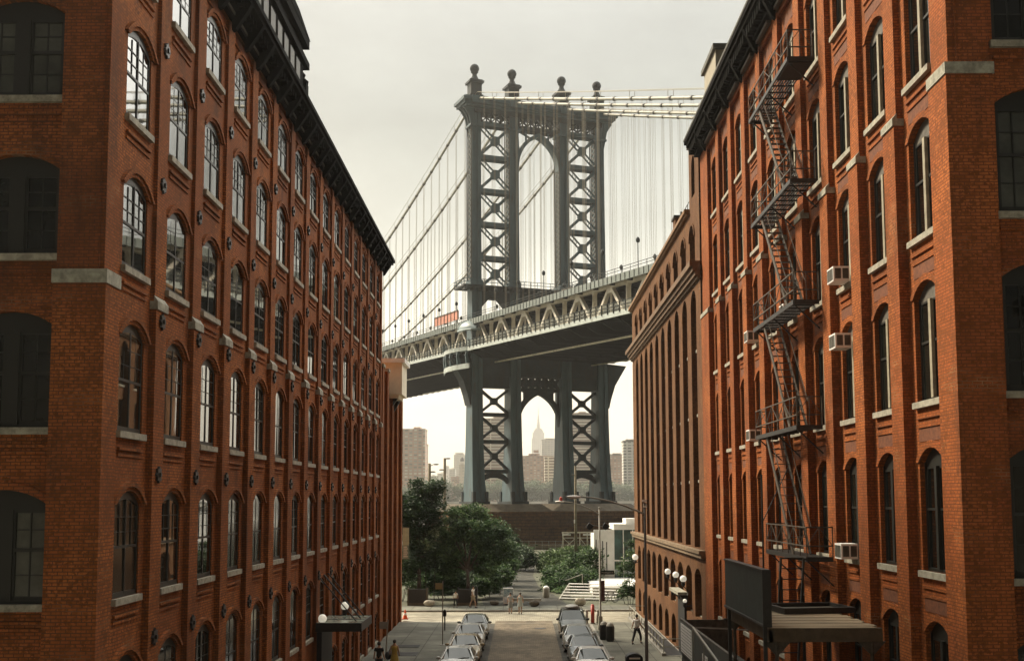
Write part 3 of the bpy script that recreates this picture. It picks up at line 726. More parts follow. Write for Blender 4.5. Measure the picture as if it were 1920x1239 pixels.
# ============================================================ suspension bridge
BA = R(22); BE = Vector((math.cos(BA), math.sin(BA), 0)); BU = Vector((math.sin(BA), -math.cos(BA), 0)); BT = Vector((-9.5, 241, 0))
def PB(s, t, z): return tuple(BT+BE*s+BU*t+Vector((0, 0, z)))      # s across the deck, t along it towards us
COLS = (0.0, 8.5, 20.1, 28.6)
def zdeck(t): return 39.1-.042*t if t > 0 else 39.1-.042*t-.00006*t*t
def zcable(t): return 93-.272*(-t)+.0005*t*t if t < 0 else 93.4-.335*t+.00010*t*t
def lerp(tab, x):
    for (a, va), (b, vb_) in zip(tab, tab[1:]):
        if x <= b: f = max(0, (x-a)/(b-a)); return tuple(p+(q-p)*f for p, q in zip(va, vb_))
    return tab[-1][1]
LEG = [(8.6, (1.5, 3.6)), (10, (1.42, 3.15)), (12.5, (1.34, 2.7)), (16, (1.28, 2.35)), (20, (1.23, 2.1)), (26, (1.18, 1.9)), (41, (1.12, 1.7)), (53, (1.08, 1.45)), (75, (1.0, 1.3)), (91, (1.0, 1.3))]
def bridge():
    root = thing('suspension_bridge', 'blue grey steel suspension bridge crossing behind the street with arched tower', 'bridge', (0, 0, 0))
    # ---- tower columns (half width across, half depth along)
    for ci, s in enumerate(COLS):
        m = MB(); zs = [8.6, 9.5, 10.5, 12, 14, 16, 18, 20, 23, 26, 30, 36, 42, 53, 60, 70, 80, 91]
        rings = []
        for z in zs:
            a, d = lerp(LEG, z); g = .28*a; gd = .22
            # plan with a shallow channel on the faces that look up and down the deck
            prof = [(-a, -d), (-g, -d), (-g, -d+gd), (g, -d+gd), (g, -d), (a, -d), (a, d), (g, d), (g, d-gd), (-g, d-gd), (-g, d), (-a, d)]
            rings.append([PB(s+p, q, z) for p, q in prof])
        n = 12
        m.add([p for r in rings for p in r], [(i*n+k, i*n+(k+1) % n, (i+1)*n+(k+1) % n, (i+1)*n+k) for i in range(len(zs)-1) for k in range(n)]+[tuple(range(n))])
        # edge angles
        for z0, z1 in zip(zs[13:-1], zs[14:]):
            pass
        cp = m; cp.T = Matrix.Translation(Vector(PB(s, 0, 0))) @ Matrix.Rotation(BA, 4, 'Z')
        cp.box(-1.5, 1.5, -1.75, 1.75, 86.9, 87.35); cp.box(-1.35, 1.35, -1.6, 1.6, 52.9, 54.3)
        if ci in (0, 3):
            sg = -1 if ci == 0 else 1
            for d in (-1.35, 0, 1.35):
                cp.prism([(sg*.9, 85), (sg*1.35, 87.2), (sg*1.7, 89.0), (sg*2.6, 90.4), (sg*3.1, 90.9), (sg*.9, 90.9)], d-.14, d+.14, lambda p, q, dd: (p, dd, q))
        col = m.build('column', MT['bridge'], root)
        # side lacing
        l = MB()
        z = 54.0
        while z < 90:
            a, d = lerp(LEG, z)
            for sg in (-1,):
                l.bar(PB(s+sg*(a+.06), -d*.8, z), PB(s+sg*(a+.06), d*.8, z+1.1), .16); l.bar(PB(s+sg*(a+.06), d*.8, z), PB(s+sg*(a+.06), -d*.8, z+1.1), .16)
            z += 1.1
        a, d = lerp(LEG, 60)
        for q in (-1, 1): l.bar(PB(s-a-.1, q*d*.95, 54), PB(s-1.2, q*1.35, 91), .22)
        l.build('lacing', MT['bridgepale'] if False else MT['cabledark'], col)
        b = MB(); b.box(-1.9, 1.9, 0, 0, 0, 0) if False else None
        base = MB(); base.T = Matrix.Translation(Vector(PB(s, 0, 0))) @ Matrix.Rotation(BA, 4, 'Z')
        base.box(-1.9, 1.9, -4.1, 4.1, 8.1, 8.62)
        for sx in (-1, 1):
            for sy in (-1, 1): base.box(sx*1.35-.3, sx*1.35+.3, sy*3.3-.5, sy*3.3+.5, 8.62, 10.6)
        base.build('base_plate', MT['bridgedark'], col)
        # finial: pedestal, neck and lattice globe
        f = MB(); f.T = base.T
        f.box(-1.45, 1.45, -1.45, 1.45, 93.0, 93.8); f.box(-1.2, 1.2, -1.2, 1.2, 93.8, 96.4); f.box(-1.6, 1.6, -1.6, 1.6, 96.4, 96.85); f.box(-1.35, 1.35, -1.35, 1.35, 96.85, 97.1)
        f.smooth = True; f.lathe([(1.1, 97.1), (.75, 97.7), (.5, 98.3), (.55, 98.7), (.8, 98.9)], 14)
        f.build('finial', MT['bridgedark'], root)
        g = MB(); g.T = base.T; g.smooth = True; g.sphere((0, 0, 99.75), 1.0, 18)
        fo = g.build('finial_globe', MT['bridgedark'], root)
    # ---- upper bracing between column pairs
    def X(m, s0, s1, z0, z1, off, gus=True, thick=.62, ladder=True):
        t0 = off
        # solid diagonal
        m.bar(PB(s0, t0, z0), PB(s1, t0, z1), .55, thick)
        # laced diagonal made of two rails
        a = Vector((s0, z1)); b = Vector((s1, z0)); d = (b-a).normalized(); nrm = Vector((-d.y, d.x))*.42
        for sg in (-1, 1):
            p = a+nrm*sg; q = b+nrm*sg; m.bar(PB(p.x, t0-.25, p.y), PB(q.x, t0-.25, q.y), .3, .26)
        nn = 9
        for i in range(nn):
            p = a+(b-a)*((i+.5)/nn); q = a+(b-a)*((i+1.0)/nn)
            m.bar(PB(p.x+nrm.x, t0-.25, p.y+nrm.y), PB(q.x-nrm.x, t0-.25, q.y-nrm.y), .12)
        c = ((s0+s1)/2, (z0+z1)/2)
        if gus:
            w = 1.0
            m.prism([(c[0]-w, c[1]-.35), (c[0]-.45, c[1]-w), (c[0]+.45, c[1]-w), (c[0]+w, c[1]-.35), (c[0]+w, c[1]+.35), (c[0]+.45, c[1]+w), (c[0]-.45, c[1]+w), (c[0]-w, c[1]+.35)], t0-.36, t0+.36, lambda p, q, dd: PB(p, dd, q))
    HZ = [53.4, 59.15, 66.3, 73.4, 80.6, 87.8]
    for (ia, ib) in ((0, 1), (2, 3)):
        for k in range(5):
            z0, z1 = HZ[k], HZ[k+1]; aw = lerp(LEG, z0)[0]
            sa, sb = COLS[ia]+aw-.1, COLS[ib]-aw+.1
            m = MB(); X(m, sa, sb, z0+(.4 if k else -.5), z1-.45, .9)
            m.build('cross_brace', MT['bridge'], root)
            h = MB()
            h.T = None
            zz = z1
            for tt in (-1.1, 1.1): 
                h.prism([(sa-.2, zz-.42), (sb+.2, zz-.42), (sb+.2, zz+.42), (sa-.2, zz+.42)], tt-.16, tt+.16, lambda p, q, dd: PB(p, dd, q))
            h.prism([(sa-.2, zz+.3), (sb+.2, zz+.3), (sb+.2, zz+.40), (sa-.2, zz+.40)], -1.0, 1.0, lambda p, q, dd: PB(p, dd, q))
            for j in range(7):
                p0 = sa+(sb-sa)*j/7; p1 = sa+(sb-sa)*(j+1)/7
            h.build('strut', MT['bridge'], root)
    # ---- head: entablature beam with lattice frieze and cornice
    m = MB(); bx = lambda s0, s1, t0, t1, z0, z1: m.prism([(s0, z0), (s1, z0), (s1, z1), (s0, z1)], t0, t1, lambda p, q, dd: PB(p, dd, q))
    bx(-2.6, 31.2, -2.3, 2.3, 90.9, 91.35); bx(-3.1, 31.7, -2.9, 2.9, 91.35, 91.95); bx(-3.5, 32.1, -3.3, 3.3, 91.95, 92.6); bx(-2.9, 31.5, -2.6, 2.6, 92.6, 93.0)
    for s in COLS: bx(s-1.7, s+1.7, -3.6, 3.6, 91.35, 92.75)
    m.build('cornice', MT['bridge'], root)
    m = MB(); bx = lambda s0, s1, t0, t1, z0, z1: m.prism([(s0, z0), (s1, z0), (s1, z1), (s0, z1)], t0, t1, lambda p, q, dd: PB(p, dd, q))
    bx(-.5, 29.1, -1.5, 1.5, 89.9, 90.9)
    for a, b in ((0, 1), (1, 2), (2, 3)):
        s0, s1 = COLS[a]+1.1, COLS[b]-1.1
        for tt in (1.35, -1.35):
            n = max(3, round((s1-s0)/2.0))
            for j in range(n):
                p0 = s0+(s1-s0)*j/n; p1 = s0+(s1-s0)*(j+1)/n
                m.bar(PB(p0, tt, 88.1), PB(p1, tt, 90.0), .24); m.bar(PB(p0, tt, 90.0), PB(p1, tt, 88.1), .24); m.bar(PB(p0, tt, 88), PB(p0, tt, 90.4), .34)
                m.box(-.01, .01, 0, .01, 0, .01) if False else None
        for tt in (-1.1, 1.1):
            if a == 1: m.prism([(s0-.2, 87.35), (s1+.2, 87.35), (s1+.2, 88.2), (s0-.2, 88.2)], tt-.16, tt+.16, lambda p, q, dd: PB(p, dd, q))
    m.build('frieze', MT['bridgedark'], root)
    # ---- arches between the middle columns
    def arch(zs, za, s0, s1, th, t0, t1, zt, name, matn, fill=False):
        m = MB(); c = (s0+s1)/2; hw = (s1-s0)/2; h = za-zs; r = (hw*hw+h*h)/(2*hw)   # pointed arch from two circles
        def side(rr, sg, n=12):
            pts = []
            cx = c+sg*(r-hw)*1.0
            amax = math.acos((r-hw)/rr)
            for i in range(n+1):
                a = amax*i/n; pts.append((cx-sg*rr*math.cos(a), zs+rr*math.sin(a)))
            return pts
        for sg in (-1, 1):
            A = side(r, sg); B = side(r+th, sg)
            for i in range(12):
                q = [A[i], A[i+1], B[i+1], B[i]]
                m.prism(q, t0, t1, lambda p, qq, dd: PB(p, dd, qq))
        # spandrel members
        for sg in (-1, 1):
            e = c-sg*hw
            e2 = c-sg*(hw+.0)
            Aq = side(r+th*.5, sg)
            m.bar(PB(Aq[4][0], 0, Aq[4][1]), PB(e, 0, zt-.2), .5, .5)
            m.bar(PB(Aq[8][0], 0, Aq[8][1]), PB(Aq[8][0], 0, zt), .4, .4)
            m.bar(PB(Aq[3][0], 0, Aq[3][1]), PB(e, 0, Aq[3][1]+.2), .4, .4)
            m.bar(PB(Aq[6][0], 0, Aq[6][1]), PB(e, 0, Aq[6][1]-.6), .3, .3)
            m.bar(PB(Aq[10][0], 0, Aq[10][1]), PB(e, 0, zt-.1), .3, .3)
        if fill:
            for sg in (-1, 1):
                B = side(r+th*.8, sg)
                for i in (7, 8, 9, 10, 11): m.prism([B[i], B[i+1], (B[i+1][0], zt), (B[i][0], zt)], -.3, .3, lambda p, q, dd: PB(p, dd, q))
            m.prism([(s0-.5, zt-.4), (s1+.5, zt-.4), (s1+.5, zt+.3), (s0-.5, zt+.3)], -.5, .5, lambda p, q, dd: PB(p, dd, q))
            for j in range(6):
                a = s0+(s1-s0)*j/6; b = s0+(s1-s0)*(j+1)/6; m.bar(PB(a, 0, zt), PB(b, 0, zt+2.5), .62, .62); m.bar(PB(b, 0, zt), PB(a, 0, zt+2.5), .62, .62); m.bar(PB(a, 0, zt), PB(a, 0, zt+2.5), .7, .7)
        m.build(name, matn, root)
    arch(79.4, 86.3, 8.5+1.2, 20.1-1.2, .75, -1.0, 1.0, 87.5, 'arch', MT['bridge'])
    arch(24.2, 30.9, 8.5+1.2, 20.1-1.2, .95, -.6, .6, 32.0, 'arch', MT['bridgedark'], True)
    # ---- lower bracing
    for (ia, ib) in ((0, 1), (2, 3)):
        for (z0, z1) in ((26.5, 32.0), (20.9, 26.5), (14.8, 20.9)):
            m = MB(); aw = lerp(LEG, z0)[0]; sa, sb = COLS[ia]+aw-.1, COLS[ib]-aw+.1
            for tt in (-.35, .35):
                m.bar(PB(sa, tt, z0+.3), PB(sb, tt, z1-.3), .34, .42); m.bar(PB(sa, tt, z1-.3), PB(sb, tt, z0+.3), .34, .42)
            c = ((sa+sb)/2, (z0+z1)/2); w = .7
            m.prism([(c[0]-w, c[1]-.3), (c[0]-.4, c[1]-w), (c[0]+.4, c[1]-w), (c[0]+w, c[1]-.3), (c[0]+w, c[1]+.3), (c[0]+.4, c[1]+w), (c[0]-.4, c[1]+w), (c[0]-w, c[1]+.3)], -.55, .55, lambda p, q, dd: PB(p, dd, q))
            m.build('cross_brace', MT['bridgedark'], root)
            m = MB(); m.prism([(sa-.2, z0-.4), (sb+.2, z0-.4), (sb+.2, z0+.36), (sa-.2, z0+.36)], -.6, .6, lambda p, q, dd: PB(p, dd, q)); m.build('strut', MT['bridgedark'], root)
        # low flat arch under the last strut
        aw = lerp(LEG, 13)[0]; sa, sb = COLS[ia]+aw-.2, COLS[ib]-aw+.2; n = 10; m = MB()
        for i in range(n):
            a0, a1 = [math.pi*(1-j/n) for j in (i, i+1)]; cs_ = (sa+sb)/2; hw = (sb-sa)/2
            q = [(cs_+hw*math.cos(a0), 11.6+1.9*math.sin(a0)), (cs_+hw*math.cos(a1), 11.6+1.9*math.sin(a1)), (cs_+hw*math.cos(a1)*1.05, 12.3+2.3*math.sin(a1)), (cs_+hw*math.cos(a0)*1.05, 12.3+2.3*math.sin(a0))]
            m.prism(q, -.6, .6, lambda p, qq, dd: PB(p, dd, qq))
        m.build('arch', MT['bridgedark'], root)
    m = MB()
    for a, b in ((0, 1), (1, 2), (2, 3)):
        s0, s1 = COLS[a]+1.2, COLS[b]-1.2; m.prism([(s0, 34.4), (s1, 34.4), (s1, 38.0), (s0, 38.0)], -1.5, 1.5, lambda p, q, dd: PB(p, dd, q))
        if a != 1: m.prism([(s0, 32.0), (s1, 32.0), (s1, 34.5), (s0, 34.5)], -1.2, 1.2, lambda p, q, dd: PB(p, dd, q))
    for sg, s in ((-1, -1.3), (1, 29.9)):
        pts = [(s, 28.5), (s+sg*.5, 30.5), (s+sg*1.5, 33.5), (s+sg*3.2, 36.2), (s+sg*4.2, 37.6), (s, 37.9)]
        for dd_ in (-1.6, 1.2): m.prism(pts, dd_, dd_+.4, lambda p, q, dd: PB(p, dd, q))
        m.prism([(s, 28.5), (s+sg*.5, 30.5), (s+sg*1.5, 33.5), (s+sg*3.2, 36.2), (s+sg*4.2, 37.6), (s+sg*4.4, 37.6), (s+sg*3.4, 36.0), (s+sg*1.7, 33.3), (s+sg*.7, 30.3), (s+sg*.2, 28.3)], -1.6, 1.6, lambda p, q, dd: PB(p, dd, q))
    m.build('portal_beam', MT['bridgedark'], root)
    # ---- platform and railing at mid height, solid portal below it
    m = MB(); bx = lambda s0, s1, t0, t1, z0, z1: m.prism([(s0, z0), (s1, z0), (s1, z1), (s0, z1)], t0, t1, lambda p, q, dd: PB(p, dd, q))
    bx(-3.4, 32.0, -3.2, 3.2, 52.6, 52.95)
    for s in [-3+1.75*i for i in range(21)]: bx(s-.15, s+.15, 1.2, 3.1, 51.9, 52.6)
    m.build('platform', MT['bridgedark'], root)
    m = MB()
    for z in (53.5, 54.15): m.bar(PB(-3.4, 3.2, z), PB(32, 3.2, z), .10); m.bar(PB(-3.4, -3.2, z), PB(-3.4, 3.2, z), .10); m.bar(PB(-3.4, -3.2, z), PB(32, -3.2, z), .1)
    for i in range(25): s = -3.4+35.4*i/24; m.bar(PB(s, 3.2, 52.9), PB(s, 3.2, 54.2), .12)
    for i in range(4): m.bar(PB(-3.4, -3.2+1.6*i, 52.9), PB(-3.4, -3.2+1.6*i, 54.2), .12)
    m.build('railing', MT['bridge'], root)
    m = MB()
    for a, b in ((0, 1), (1, 2), (2, 3)):
        s0, s1 = COLS[a]+1.1, COLS[b]-1.1
        m.prism([(s0, 50.6), (s1, 50.6), (s1, 52.0), (s0, 52.0)], -1.2, 1.2, lambda p, q, dd: PB(p, dd, q))
        m.prism([(s1-2.2, 50.6), (s1, 48.2), (s1, 50.6)], -1.2, 1.2, lambda p, q, dd: PB(p, dd, q)); m.prism([(s0, 48.6), (s0+1.8, 50.6), (s0, 50.6)], -1.2, 1.2, lambda p, q, dd: PB(p, dd, q))
        if a == 1: m.prism([(s0, 47.2), (s1, 46.0), (s1, 50.7), (s0, 50.7)], -.9, .9, lambda p, q, dd: PB(p, dd, q))
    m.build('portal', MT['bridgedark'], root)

    # ---- deck
    TN, TF, ST = 156.0, -230.0, 5.95
    def strip(m, s0, s1, dz0, dz1, ta=TF, tb=TN, n=40):
        for i in range(n):
            t0 = ta+(tb-ta)*i/n; t1 = ta+(tb-ta)*(i+1)/n
            a, b = zdeck(t0), zdeck(t1)
            m.add([PB(s0, t0, a+dz0), PB(s1, t0, a+dz0), PB(s1, t1, b+dz0), PB(s0, t1, b+dz0), PB(s0, t0, a+dz1), PB(s1, t0, a+dz1), PB(s1, t1, b+dz1), PB(s0, t1, b+dz1)],
                  [(0, 3, 2, 1), (4, 5, 6, 7), (0, 1, 5, 4), (1, 2, 6, 5), (2, 3, 7, 6), (3, 0, 4, 7)][0:4]+[(2, 3, 7, 6), (3, 0, 4, 7)])
    m = MB(); strip(m, -.9, 29.5, .35, .75); strip(m, 8.2, 8.6, -1.0, .35); strip(m, 20.0, 20.4, -1.0, .35)
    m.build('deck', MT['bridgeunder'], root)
    ueb = mat('upper edge beam', (.20,.235,.22), .55, var=.3, vscale=.8)
    for nm, a, b, z0, z1, mt in (('walkway', -3.6, -.9, .15, .4, MT['bridgeunder']), ('walkway', 29.5, 32.2, .15, .4, MT['bridgeunder']), ('edge_beam', -3.85, -3.6, -.12, .62, MT['bridgeedge']), ('edge_beam', 32.2, 32.4, -.12, .62, MT['bridgeedge']),
                                 ('upper_road', -1.4, 9.0, 6.35, 6.7, MT['bridgeunder']), ('upper_road', 19.6, 30.0, 6.35, 6.7, MT['bridgeunder']), ('upper_edge_beam', -1.65, -1.4, 5.75, 6.9, ueb), ('upper_edge_beam', 30.0, 30.25, 5.75, 6.9, ueb),
                                 ('void_panel', 9.6, 9.8, .76, 5.9, MT['bridgeunder'])):  # last entry: dark panel added to blacken the void behind the outer truss
        m = MB(); strip(m, a, b, z0, z1, -200 if nm == 'void_panel' else TF); m.build(nm, mt, root)
    # cross girders under the deck and under the upper road
    m = MB(); k = -38
    while k*ST < TN:
        t = k*ST; z = zdeck(t)
        m.prism([(-3.5, z+.1), (-.5, z-1.35), (29.1, z-1.35), (32.1, z+.1), (32.1, z+.3), (-3.5, z+.3)], t-.2, t+.2, lambda p, q, dd: PB(p, dd, q))
        for s0, s1 in ((-1.2, 9.0), (19.6, 29.8)): m.prism([(s0, z+5.7), (s1, z+5.7), (s1, z+6.34), (s0, z+6.34)], t-.15, t+.15, lambda p, q, dd: PB(p, dd, q))
        k += 1
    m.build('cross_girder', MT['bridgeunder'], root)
    m = MB()
    for s in (4.0,):
        m.tube([PB(s, t, zdeck(t)-1.75) for t in (-120, -80, -40, 0, 4, 40, 80, 120, 150)], .19, 6)
    m.tube([PB(26, t, zdeck(t)-1.6) for t in (-120, -60, 0, 60, 150)], .12, 6)
    m.build('pipe', MT['bridgepale'], root)
    # trusses: the outer one is read panel by panel
    for ti, s in enumerate(COLS):
        m = MB(); dark = ti in (1, 2)
        k = -38 if ti in (0, 3) else -20
        m2 = MB()
        while (k+1)*ST < TN:
            t = k*ST+4.0; z = zdeck(t); zt = z+5.95; zb_ = z+.5; z2 = zdeck(t+ST)
            if k % 2 == 0:      # head of a pair of inclined members
                m.bar(PB(s, t, zt), PB(s, t+ST*.92, z2+.5), .62, .55); m.bar(PB(s, t, zt), PB(s, t-ST*.92, zdeck(t-ST)+.5), .62, .55)
                m.bar(PB(s, t, zt), PB(s, t, zb_), .34, .34); m.prism([(t-1.1, zt+.1), (t-.7, zt-1.2), (t+.7, zt-1.2), (t+1.1, zt+.1)], s-.33, s+.33, lambda p, q, dd: PB(dd, p, q))
            else:
                m.bar(PB(s, t, zt), PB(s, t, zb_), .75, .5); m.prism([(t-.7, zt+.1), (t-.35, zt-.8), (t+.35, zt-.8), (t+.7, zt+.1)], s-.3, s+.3, lambda p, q, dd: PB(dd, p, q))
            k += 1
        strip(m, s-.3, s+.3, .36, 1.0); strip(m, s-.35, s+.35, 5.5, 6.3)
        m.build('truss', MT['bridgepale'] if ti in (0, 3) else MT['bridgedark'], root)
    # fences of the walkway and parapet rails
    m = MB(); t = -200
    while t < TN:
        z = zdeck(t); m.bar(PB(-3.9, t, z+.4), PB(-3.9, t, z+2.05), .16)
        t += 2.0
    for dz in (.95, 1.45, 2.0):
        for i in range(36): t0 = -200+356*i/36; t1 = -200+356*(i+1)/36; m.bar(PB(-3.88, t0, zdeck(t0)+dz), PB(-3.88, t1, zdeck(t1)+dz), .09)
    m.build('walkway_fence', MT['bridgedark'], root)
    m = MB()
    for i in range(36):
        t0 = -200+356*i/36; t1 = -200+356*(i+1)/36; a, b = zdeck(t0), zdeck(t1)
        m.quad(PB(-3.84, t0, a+.55), PB(-3.84, t1, b+.55), PB(-3.84, t1, b+1.9), PB(-3.84, t0, a+1.9))
    fm = mat('wire mesh of the fence', (.36,.38,.33), .7); nt = fm.node_tree
    tr = nt.nodes.new('ShaderNodeBsdfTransparent'); mxs = nt.nodes.new('ShaderNodeMixShader'); mxs.inputs[0].default_value = .42
    nt.links.new(tr.outputs[0], mxs.inputs[1]); nt.links.new(nt.nodes['Principled BSDF'].outputs[0], mxs.inputs[2]); nt.links.new(mxs.outputs[0], nt.nodes['Material Output'].inputs['Surface'])
    m.build('fence_mesh', fm, root)
    m = MB(); t = -200
    while t < TN:
        z = zdeck(t)+6.9; m.bar(PB(-1.5, t, z), PB(-1.5, t, z+.9), .07); m.box(0, 0, 0, 0, 0, 0) if False else None
        t += 2.6
    for dz in (7.4, 7.85):
        for i in range(36): t0 = -200+356*i/36; t1 = -200+356*(i+1)/36; m.bar(PB(-1.5, t0, zdeck(t0)+dz), PB(-1.5, t1, zdeck(t1)+dz), .07)
    t = -200
    while t < TN: z = zdeck(t); m.bar(PB(-1.68, t, z+5.8), PB(-1.68, t, z+6.88), .09); t += 1.5
    m.build('parapet_rail', MT['bridgedark'], root)

    # ---- main cables
    for s in COLS:
        m = MB(); m.smooth = True
        far = [PB(s, -t, zcable(-t)) for t in (230, 200, 170, 145, 120, 100, 80, 60, 45, 30, 18, 8, 2)]
        near = [PB(s, t, zcable(t)) for t in (2, 10, 20, 32, 45, 60, 75, 92, 110, 135)]
        m.tube(far+near, .27, 8); b = m; b.cur = 1; k = -37
        while k*ST < 125:
            t = k*ST
            if abs(t) > 3:
                a = Vector(PB(s, t-.35, zcable(t-.35))); c = Vector(PB(s, t+.35, zcable(t+.35))); b.tube([a, c], .35, 8)
            k += 1
        cb = m.build('main_cable', [MT['cable'], MT['cabledark']], root)
        h = MB()
        for sg in (-.45, .45): h.tube([PB(s+sg, -t, zcable(-t)+1.25) for t in (150, 100, 60, 30, 10, 3)]+[PB(s+sg, t, zcable(t)+1.25) for t in (3, 15, 32, 60, 92, 125)], .045, 4)
        for k in range(-12, 11):
            t = k*ST*2
            if abs(t) > 3:
                for sg in (-.45, .45): h.bar(PB(s+sg, t, zcable(t)), PB(s+sg, t, zcable(t)+1.3), .07)
        h.build('hand_rope', MT['hanger'], cb)
    rest = MB(); cnt = 0
    order = []
    for ci, s in enumerate(COLS):
        for k in range(-36, 21):
            if k != 0 and zcable(k*ST) > zdeck(k*ST)+8: order.append((0 if -27 < k < 17 else 1, ci, k, s))
    order.sort()
    for pr, ci, k, s in order:
        t = k*ST; m = MB() if cnt < 96 else rest
        for dt in (-.28, .28):
            m.tube([PB(s, t+dt, zdeck(t)+6.6), PB(s, t+dt, zcable(t))], .038 if k < 0 else .022, 4, caps=False)
        if cnt < 96: m.build('suspender', MT['hanger'], root)
        cnt += 1
    tag(rest.build('suspenders_beyond', MT['hanger'], root), kind='stuff')
    # ---- walkway bay with corbels round the left leg, and the hood over the passage
    m = MB(); z = zdeck(0)
    def ell(a, b, z0, z1, n=14):
        pts = [(-3.7-b*math.sin(math.pi*i/n), -9+a*2*i/n) for i in range(n+1)]
        for (p, q), (p2, q2) in zip(pts, pts[1:]):
            m.add([PB(p, q, z0), PB(p2, q2, z0), PB(p2, q2, z1), PB(p, q, z1), PB(p+.25, q, z0), PB(p2+.25, q2, z0), PB(p2+.25, q2, z1), PB(p+.25, q, z1)], [(0, 1, 2, 3), (4, 5, 6, 7), (3, 2, 6, 7), (0, 1, 5, 4)])
        m.add([PB(*p, z1-.1) for p in pts], [tuple(range(len(pts)))])
    ell(8.0, 1.9, z-.25, z+.55); ell(8.0, 1.7, z-3.9, z-2.9)
    bay = m.build('balcony', MT['bridgeedge'], root)
    m = MB()
    for i in range(6):
        q = -8+14*i/5; p = -3.7-1.9*math.sin(math.pi*min(max((q+9)/16, 0), 1))
        m.prism([(p+.1, z-.25), (p+.75, z-.25), (p+.45, z-1.2), (p+.75, z-2.2), (p+.9, z-2.95), (p+.1, z-2.95), (p+.05, z-2.2), (p-.1, z-1.2)], q-.2, q+.2, lambda a, b, dd: PB(a, dd, b))
    for i in range(15):
        q = -9+16*i/14; p = -3.8-1.9*math.sin(math.pi*i/14); m.bar(PB(p, q, z+.5), PB(p, q, z+2.0), .12)
    m.build('corbel', MT['bridge'], bay)
    m = MB(); m.smooth = True
    cz = zdeck(3)+4.6
    n = 16
    rings = []
    for j in range(6):
        f = j/5; t = -.8+5.4*f; rr = [2.35, 2.4, 2.3, 2.0, 1.45, .5][j]
        rings.append([PB(-.9-rr*1.05*math.cos(math.pi*i/n), t, cz+rr*.95*math.sin(math.pi*i/n)) for i in range(n+1)])
    m.add([p for r in rings for p in r], [(j*(n+1)+i, j*(n+1)+i+1, (j+1)*(n+1)+i+1, (j+1)*(n+1)+i) for j in range(5) for i in range(n)])
    hd = m.build('hood', mat('hood paint', (.20,.27,.28), .45, var=.2, vscale=.7), root)
    m = MB(); m.tube([PB(-.9-2.35*math.cos(math.pi*i/12), -.8, cz+2.3*math.sin(math.pi*i/12)) for i in range(13)], .26, 8)
    m.tube([PB(-3.35, -.8, cz), PB(-3.2, 2.4, cz-.1), PB(-2.2, 4.2, cz-.1), PB(-.9, 4.7, cz-.1), PB(.6, 4.4, cz)], .24, 8)
    m.build('rim', mat('rim paint', (.32,.40,.40), .45), hd)
    # ---- masonry pier under the tower
    m = MB(); m.T = Matrix.Translation(Vector(PB(14.3, 0, 0))) @ Matrix.Rotation(BA, 4, 'Z')
    for z0, z1, hw, hd_ in ((-1.5, 1.5, 22.5, 11.5), (1.5, 1.8, 22.8, 11.8), (1.8, 3.1, 21.8, 10.9), (3.1, 3.4, 22.1, 11.2), (3.4, 5.1, 20.7, 10.1), (5.1, 5.25, 20.2, 9.7), (5.25, 5.5, 21.3, 10.7), (5.5, 5.8, 21.0, 10.4), (5.8, 6.6, 19.8, 9.4)): m.box(-hw, hw, -hd_, hd_, z0, z1)
    m.build('masonry_pier', MT['masonry'], root)
    m = MB(); m.T = Matrix.Translation(Vector(PB(14.3, 0, 0))) @ Matrix.Rotation(BA, 4, 'Z')
    for sx in (-10.1, 10.1):
        a, b, c, d = 9.4, 9.0, 7.3, 6.6
        lo = [(sx-a, -b, 6.6), (sx+a, -b, 6.6), (sx+a, b, 6.6), (sx-a, b, 6.6)]; hi = [(sx-c-.6, -d, 8.1), (sx+c+.6, -d, 8.1), (sx+c+.6, d, 8.1), (sx-c-.6, d, 8.1)]
        m.add(lo+hi, [(0, 1, 5, 4), (1, 2, 6, 5), (2, 3, 7, 6), (3, 0, 4, 7), (4, 5, 6, 7)])
    m.build('coping', MT['masonrytop'], root)
    return root
bridge()
# lanterns along the upper roads of the bridge
def bridge_lanterns():
    t0 = thing('street_lamp', 'small dark lantern on a thin post along the bridge roadway', 'street lamp', PB(-.9, -116, zdeck(-116)+6.7), 0, 'lanterns along the bridge')
    m = MB(); m.tube([(0, 0, 0), (0, 0, 4.3)], .07, 5); m.build('post', MT['bridgedark'], t0)
    m = MB(); m.smooth = True; m.lathe([(.08, 4.2), (.27, 4.35), (.33, 4.65), (.25, 4.9), (.06, 5.1)], 8); m.build('lantern', MT['bridgedark'], t0)
    ordn = ['first', 'second', 'third', 'fourth', 'fifth', 'sixth', 'seventh', 'eighth', 'ninth', 'tenth']
    row = {-.9: 'near edge', 8.4: 'middle row', 29.6: 'far edge'}
    for s in (-.9, 8.4, 29.6):
        nl = nr = 0
        for k in list(range(-1, -11 if s < 20 else -9, -1))+list(range(1, 9 if s < 20 else 5)):
            t = k*11.9+3
            if k < 0: nl += 1; w = ordn[nl-1]+' left'
            else: nr += 1; w = ordn[nr-1]+' right'
            lab = 'small dark lantern on the '+row[s]+' of the bridge road, '+w+' of the tower'
            if s == -.9 and k == -10: t0['label'] = lab; continue
            dup(t0, PB(s, t, zdeck(t)+6.7), label=lab)
bridge_lanterns()
